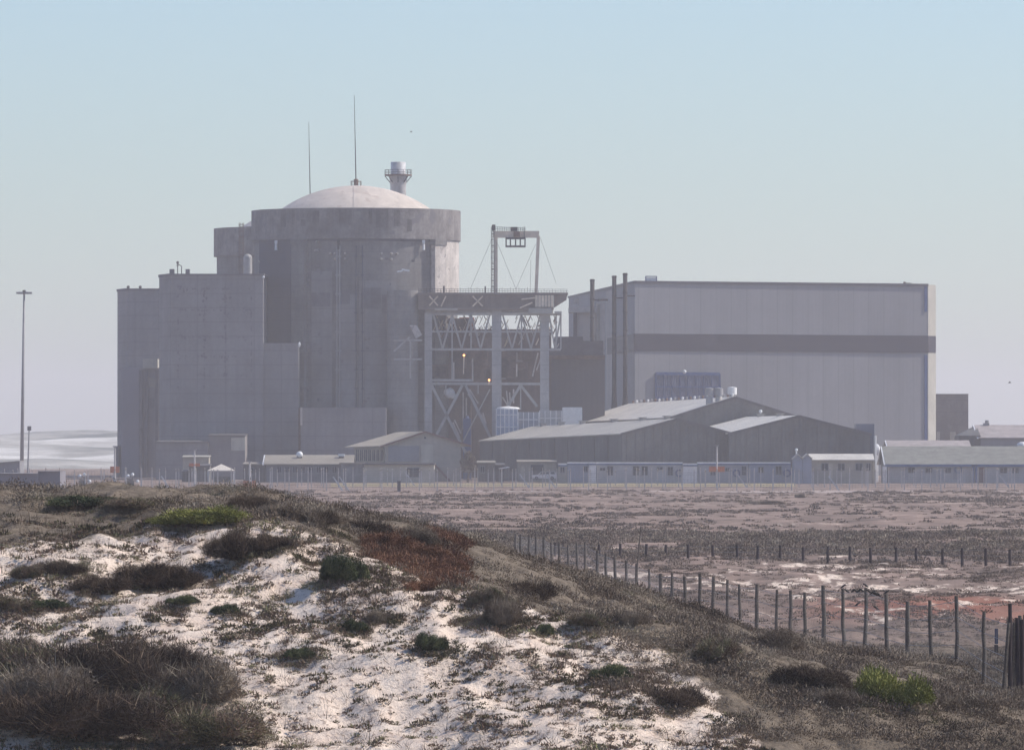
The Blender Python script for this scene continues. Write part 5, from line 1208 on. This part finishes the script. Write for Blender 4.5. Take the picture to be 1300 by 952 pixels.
BUSH = [  # px, base py, width px, height px, kind, label
 (45,872,210,62,'olive','wide dark olive bush filling the bottom left corner'),
 (150,880,200,78,'dry','big dark brown twiggy bush bottom left, behind the corner bush'),
 (245,892,150,62,'grey','grey brown twiggy bush at the right end of the bottom left thicket'),
 (95,930,260,70,'dry','darkest twiggy thicket at the very bottom left'),
 (255,940,170,55,'olive','olive tinged low bush at the foot of the left thicket'),
 (180,915,160,52,'olive','olive brown bush filling the middle of the bottom left thicket'),
 (60,900,170,60,'grey','grey brown bush behind the darkest bottom left thicket'),
 (20,850,120,50,'dry','dark twiggy bush at the upper left end of the thicket'),
 (215,855,110,46,'dry','dark twiggy bush topping the right half of the thicket'),
 (200,750,130,38,'dry','dark brown dome shaped twiggy bush on the left dune face'),
 (128,752,90,28,'dry','lower dark twiggy bush joined to the left of the dome shaped bush'),
 (310,712,85,46,'dry','black brown shaggy bush on the dune crest, leaning right'),
 (345,702,60,22,'dry','thin dark twigs trailing right of the shaggy crest bush'),
 (438,737,66,42,'green','round very dark green bush on the dune crest'),
 (80,728,60,22,'dry','small brown bush on the left dune face below the crest'),
 (35,740,45,20,'olive','small reddish olive bush at far left mid dune'),
 (22,775,70,22,'olive','low olive clump at the left edge of the sand'),
 (60,772,50,16,'green','low green clump next to the left edge olive clump'),
 (232,774,50,14,'green','small green tuft below the dome shaped bush'),
 (285,784,40,18,'green','small bright tuft with dark green leaves mid dune'),
 (447,806,38,20,'green','dark green tuft in the middle of the dune face'),
 (380,838,46,18,'green','green tuft low on the middle dune face'),
 (550,828,44,28,'green','round green tuft with brown skirt, low mid dune'),
 (600,790,36,14,'olive','flat brown tuft on the sand right of centre'),
 (480,792,36,18,'grey','greyish tuft on the sand left of the dark green tuft'),
 (638,796,62,44,'grey','leaning grey brown bush on the right dune slope'),
 (622,770,52,28,'olive','olive bush above the leaning grey brown bush'),
 (690,810,34,18,'green','small dark green round bush on the right dune slope'),
 (672,760,88,30,'dry','dark brown overhanging bush at the top of right slope'),
 (530,748,70,20,'red','small red brown bush below the red patch'),
 (775,862,60,26,'green','dark green bush at the foot of the sand, right of centre'),
 (800,795,56,24,'grey','grey bush at the end of the sandy tongue'),
 (745,800,50,20,'olive','reddish low bush along the right sand edge'),
 (1128,905,125,70,'yellow','bright yellow green bush at the bottom right'),
 (1060,905,90,36,'grey','grey low bush left of the bright yellow green bush'),
 (975,830,110,34,'grey','purple grey bush below the fence posts, right of centre'),
 (905,842,90,34,'olive','olive grey bush left of the purple grey one'),
 (1020,872,120,34,'dry','dark twiggy bush below the purple grey bush'),
 (1215,905,110,34,'grey','grey bush right of the bright yellow green bush'),
 (860,900,90,30,'dry','dark low bush at the right foot of the dune'),
 (568,724,60,26,'red','brick red bush at the lower right of the red patch'),
 (530,712,80,30,'red','large brick red bush in the middle of the red patch'),
 (486,698,70,28,'red','dull red bush at the upper left of the red patch'),
 (262,668,120,26,'yellow','bright yellow green mound behind the dune crest'),
 (215,664,70,16,'yellow','lower yellow green mound left of the brighter mound'),
 (315,648,66,26,'dry','dark mound bush standing highest on the left ridge'),
 (350,655,60,22,'grey','grey brown bush right of the highest dark mound'),
 (110,645,110,18,'green','dark green low mound on the left ridge'),
 (180,648,110,16,'olive','olive low mound left of the yellow green mound'),
 (400,668,90,30,'grey','grey brown mound left of the ridge centre'),
 (455,680,100,32,'dry','dark brown mound on the ridge centre'),
 (525,690,70,26,'grey','brown grey mound above the red patch'),
]
LIT = []
for i, (px, py, w, h_, kind, lab) in enumerate(BUSH):
    Y = yground(px, py)
    if Y is None: Y = 205.0
    X = XA(px, Y); g0 = gz(X, Y); s = w*PM(Y)/1.75; hs = h_*PM(Y)/.95
    o = bpy.data.objects.new(kind+'_bush', tmpl(kind, i % 3)); COL.objects.link(o)
    o.location = (X, Y, g0-.05); o.scale = (s, s*.85, max(hs*1.3, .25*s)); o.rotation_euler.z = random.uniform(0, 6.28)
    # bushes turned by a random angle keep near the surveyed width
    tag(o, lab, 'bush'); LIT.append((X, Y, s))

# stuff: countless small plants
def clump(n, r, h, l, w, seed):
    tri, rnd = leaf_cloud([(0,0,0,r,r,h)], n, l, w, seed, .7); return tri, rnd
def scatter(name, pos, scl, templates, mat, label, hvar=.4):
    out = []; rr = []
    n = len(pos); which = rng.integers(0, len(templates), n); ang = rng.random(n)*6.283; bias = (fbm(pos[:, 0]/1.3, pos[:, 1]/1.6, 400, 3)-.5)*1.3+(rng.random(n)-.5)*.22
    for k, (tri, rnd) in enumerate(templates):
        m_ = which == k
        if not m_.any(): continue
        c_, s_ = np.cos(ang[m_]), np.sin(ang[m_]); S = scl[m_]; hz_ = S*(1+(rng.random(m_.sum())-.5)*hvar)
        x = tri[None, :, :, 0]; y = tri[None, :, :, 1]; z = tri[None, :, :, 2]
        X = (x*c_[:, None, None]-y*s_[:, None, None])*S[:, None, None]+pos[m_, 0][:, None, None]
        Yy = (x*s_[:, None, None]+y*c_[:, None, None])*S[:, None, None]+pos[m_, 1][:, None, None]
        Z = z*hz_[:, None, None]+pos[m_, 2][:, None, None]
        out.append(np.stack([X, Yy, Z], -1).reshape(-1, 3, 3)); rr.append(np.clip(rnd[None, :]*.6+.2+bias[m_][:, None], 0, 1).ravel())
    o = bpy.data.objects.new(name, tri_mesh(name, np.concatenate(out), np.concatenate(rr), mat)); COL.objects.link(o)
    return tag(o, label, 'plants', None, 'stuff')
def spots(n, x0, x1, y0, y1, dens):
    X = rng.uniform(x0, x1, n); Y = rng.uniform(y0, y1, n); keep = rng.random(n) < dens(X, Y); X, Y = X[keep], Y[keep]
    return np.stack([X, Y, ground_z(X, Y)-.02], -1)
# dune face: little creeping plants and dead sticks in drifts
def d_face(X, Y):
    u = uof(X, Y); inside = sstep(2, -1, Y-crestY(np.clip(u, -400, 1060)))
    return inside*(sstep(.46, .62, fbm(X/.9+3, Y/1.7, 71))*.85*sstep(.36, .53, fbm(X/4, Y/5, 72))+.20+.75*sstep(260, 120, u)*sstep(184, 188, Y)*sstep(.38, .56, fbm(X/1.4, Y/2.0, 76)))
p = spots(50000, -33, 9, 160, 194, d_face)
scatter('dune_creeper', p, rng.uniform(.05, .20, len(p))*rng.uniform(.6, 1.35, len(p)), [clump(34, 1, .5, .42, .24, 90+k) for k in range(5)], l_mix, 'small creeping succulents and dead tufts strewn over the white sand')
p = spots(19000, -33, 9, 160, 194, lambda X, Y: d_face(X, Y)*.8)
scatter('dead_twigs', p, rng.uniform(.08, .34, len(p)), [clump(16, 1, .25, .9, .05, 190+k) for k in range(4)], l_dry, 'dry dark twigs lying on the white sand')
q = []
for (bx, by, bs) in LIT:
    if by > 200: continue
    n = int(150*bs+50); a_ = rng.random(n)*6.283; d_ = bs*(.7+.75*rng.random(n)**1.7); q.append(np.stack([bx+np.cos(a_)*d_, by+np.sin(a_)*d_*.9], -1))
q = np.concatenate(q); q = q[fbm(q[:, 0]/.7, q[:, 1]/.9, 99, 3) > .43]; p = np.stack([q[:, 0], q[:, 1], ground_z(q[:, 0], q[:, 1])-.02], -1)
scatter('bush_litter', p, rng.uniform(.06, .24, len(p)), [clump(50, 1, .5, .3, .10, 150+k) for k in range(4)], l_mix, 'brown litter and creeping leaves round the feet of the dune bushes')
# ridge behind the crest
def d_ridge(X, Y):
    u = uof(X, Y); return sstep(-1, 2.5, Y-crestY(np.clip(u, -400, 1060))-(fbm(X/1.6, Y/1.6, 21)-.5)*4)*sstep(262, 235, Y)*(.55+.45*sstep(.35, .6, fbm(X/3, Y/4, 73)))
p = spots(34000, -33, 22, 165, 262, d_ridge)
hs_ = .10+.30*sstep(.38, .66, fbm(p[:, 0]/2.2, p[:, 1]/3.0, 74))
scatter('ridge_scrub', p, hs_*rng.uniform(.75, 1.35, len(p)), [clump(120, 1, .62, .16, .06, 290+k) for k in range(5)], l_grey, 'dense grey brown scrub covering the ridge behind the dune crest')
p = spots(2600, -26, 22, 165, 262, lambda X, Y: d_ridge(X, Y)*sstep(.5, .6, fbm(X/5, Y/6, 77)))
scatter('ridge_herbs', p, rng.uniform(.15, .36, len(p)), [clump(90, 1, .6, .25, .08, 390+k) for k in range(4)], l_olive, 'greener low herbs among the ridge scrub')
def d_red(X, Y):
    u = uof(X, Y); yy = 560+(8-ground_z(X, Y))*F/Y
    return sstep(-1, .5, Y-crestY(np.clip(u, -400, 1060)))*sstep(452, 485, u)*sstep(596, 570, u)*sstep(672, 686, yy)*sstep(752, 738, yy)
p = spots(12000, -5, 1, 176, 215, lambda X, Y: d_red(X, Y))
scatter('red_groundcover', p, rng.uniform(.15, .42, len(p)), [clump(100, 1, .6, .22, .06, 350+k) for k in range(4)], l_red, 'brick red low ground cover on the right side of the ridge')
# right foreground and fence belt
p = spots(34000, 2, 26, 165, 320, lambda X, Y: .72+.28*sstep(.35, .6, fbm(X/3, Y/5, 79)))
hs_ = .10+.30*sstep(.36, .66, fbm(p[:, 0]/2.0, p[:, 1]/3.0, 75))*sstep(300, 240, p[:, 1])
scatter('fence_scrub', p, hs_*rng.uniform(.7, 1.4, len(p)), [clump(110, 1, .5, .16, .06, 490+k) for k in range(5)], l_grey, 'low grey scrub along the near post fence')
# open plain
def d_plain(X, Y): return np.clip((.15+.9*sstep(.45, .64, fbm(X/5, Y/18, 81)))*(1-.9*(sand_mask(X, Y) > .3)), 0, 1)
p = spots(34000, -14, 40, 300, 620, d_plain)
scatter('plain_scrub', p, rng.uniform(.12, .42, len(p))*(1+.7*sstep(455, 500, p[:, 1])), [clump(50, 1, .42, .24, .16, 590+k) for k in range(5)], l_plain, 'ankle high scrub on the plain between the two post fences')
# vegetated belt behind the dark posts
p = spots(9000, -20, 48, 515, 640, lambda X, Y: .05+.95*sstep(.45, .6, fbm(X/5, Y/16, 83)))
scatter('belt_scrub', p, rng.uniform(.35, .85, len(p)), [clump(110, 1, .50, .18, .13, 690+k) for k in range(4)], l_grey, 'taller grey brown belt of scrub behind the short dark posts')
p = spots(30000, -110, 110, 620, 1200, lambda X, Y: np.clip(.10+.9*sstep(.50, .66, fbm(X/14, Y/45, 85)), 0, 1))
scatter('far_scrub', p, rng.uniform(.2, .75, len(p)), [clump(36, 1, .34, .3, .28, 790+k) for k in range(4)], l_plain, 'far low scrub dotting the plain up to the perimeter fence')
for (px, py, w, h_, lab) in ((975, 640, 52, 9, 'dark spreading bush out on the plain left of the rounded one'), (1016, 632, 14, 10, 'small rounded dark bush alone on the plain')):
    Y = yground(px, py, 700, 1200) or 900; X = XA(px, Y); o = bpy.data.objects.new('grey_bush', tmpl('grey', 1)); COL.objects.link(o); s = w*PM(Y)/1.75
    o.location = (X, Y, gz(X, Y)-.05); o.scale = (s, s*1.5, h_*PM(Y)/.95); tag(o, lab, 'bush')

# ================================================================== HAZE
m, nt, b = newmat('sea_haze'); nt.nodes.remove(b)
pv = N(nt, 'ShaderNodeVolumePrincipled'); pv.inputs['Color'].default_value = (.94,.90,.925,1); pv.inputs['Density'].default_value = HAZE = .00017; pv.inputs['Anisotropy'].default_value = .2
nt.links.new(pv.outputs[0], nt.nodes['Material Output'].inputs['Volume'])
mb = MB(); mb.box(-6100, 6100, -500, 9100, -3, 90); hz_o = mb.build('haze', m); tag(hz_o, 'pale mauve sea haze hanging over the whole plain', 'haze', None, 'stuff')

# ================================================================== LIGHT, SKY, CAMERA
SE, SAZ = R(42), R(77)
w = bpy.data.worlds.new('World'); scene.world = w; w.use_nodes = True; nt = w.node_tree
bg = nt.nodes['Background']; sk = N(nt, 'ShaderNodeTexSky', sky_type='NISHITA'); sk.sun_disc = False
sk.sun_elevation = SE; sk.sun_rotation = SAZ; sk.altitude = 0; sk.air_density = 1.0; sk.dust_density = .6; sk.ozone_density = 1.0
hs = N(nt, 'ShaderNodeHueSaturation'); hs.inputs['Saturation'].default_value = 1.0
nt.links.new(sk.outputs[0], hs.inputs['Color']); nt.links.new(mixc(nt, 1.0, hs.outputs[0], (.725, .838, 1.045), 'MULTIPLY'), bg.inputs['Color']); bg.inputs['Strength'].default_value = .142
sl = bpy.data.lights.new('sun', 'SUN'); sl.energy = 5.0; sl.angle = R(.5); sl.color = (1, .93, .83)
so = bpy.data.objects.new('sun', sl); COL.objects.link(so)
sd = Vector((math.cos(SE)*math.sin(SAZ), math.cos(SE)*math.cos(SAZ), math.sin(SE)))
so.rotation_euler = sd.to_track_quat('Z', 'Y').to_euler(); so.location = (200, 100, 300)

cam = bpy.data.cameras.new('camera'); co = bpy.data.objects.new('camera', cam); COL.objects.link(co); scene.camera = co
cam.sensor_width = 36; cam.sensor_fit = 'HORIZONTAL'; cam.lens = 36*F/1300; cam.clip_start = 1; cam.clip_end = 20000
co.location = (0, 0, CAMZ); co.rotation_euler = (math.pi/2+PITCH, 0, 0)
scene.render.engine = 'CYCLES'; scene.cycles.max_bounces = 6; scene.cycles.volume_bounces = 1; scene.cycles.transparent_max_bounces = 8
scene.render.resolution_x = 1024; scene.render.resolution_y = 749
scene.view_settings.view_transform = 'Standard'; scene.view_settings.look = 'None'; scene.view_settings.gamma = 1; scene.view_settings.use_curve_mapping = False
scene.view_settings.exposure = 0.0
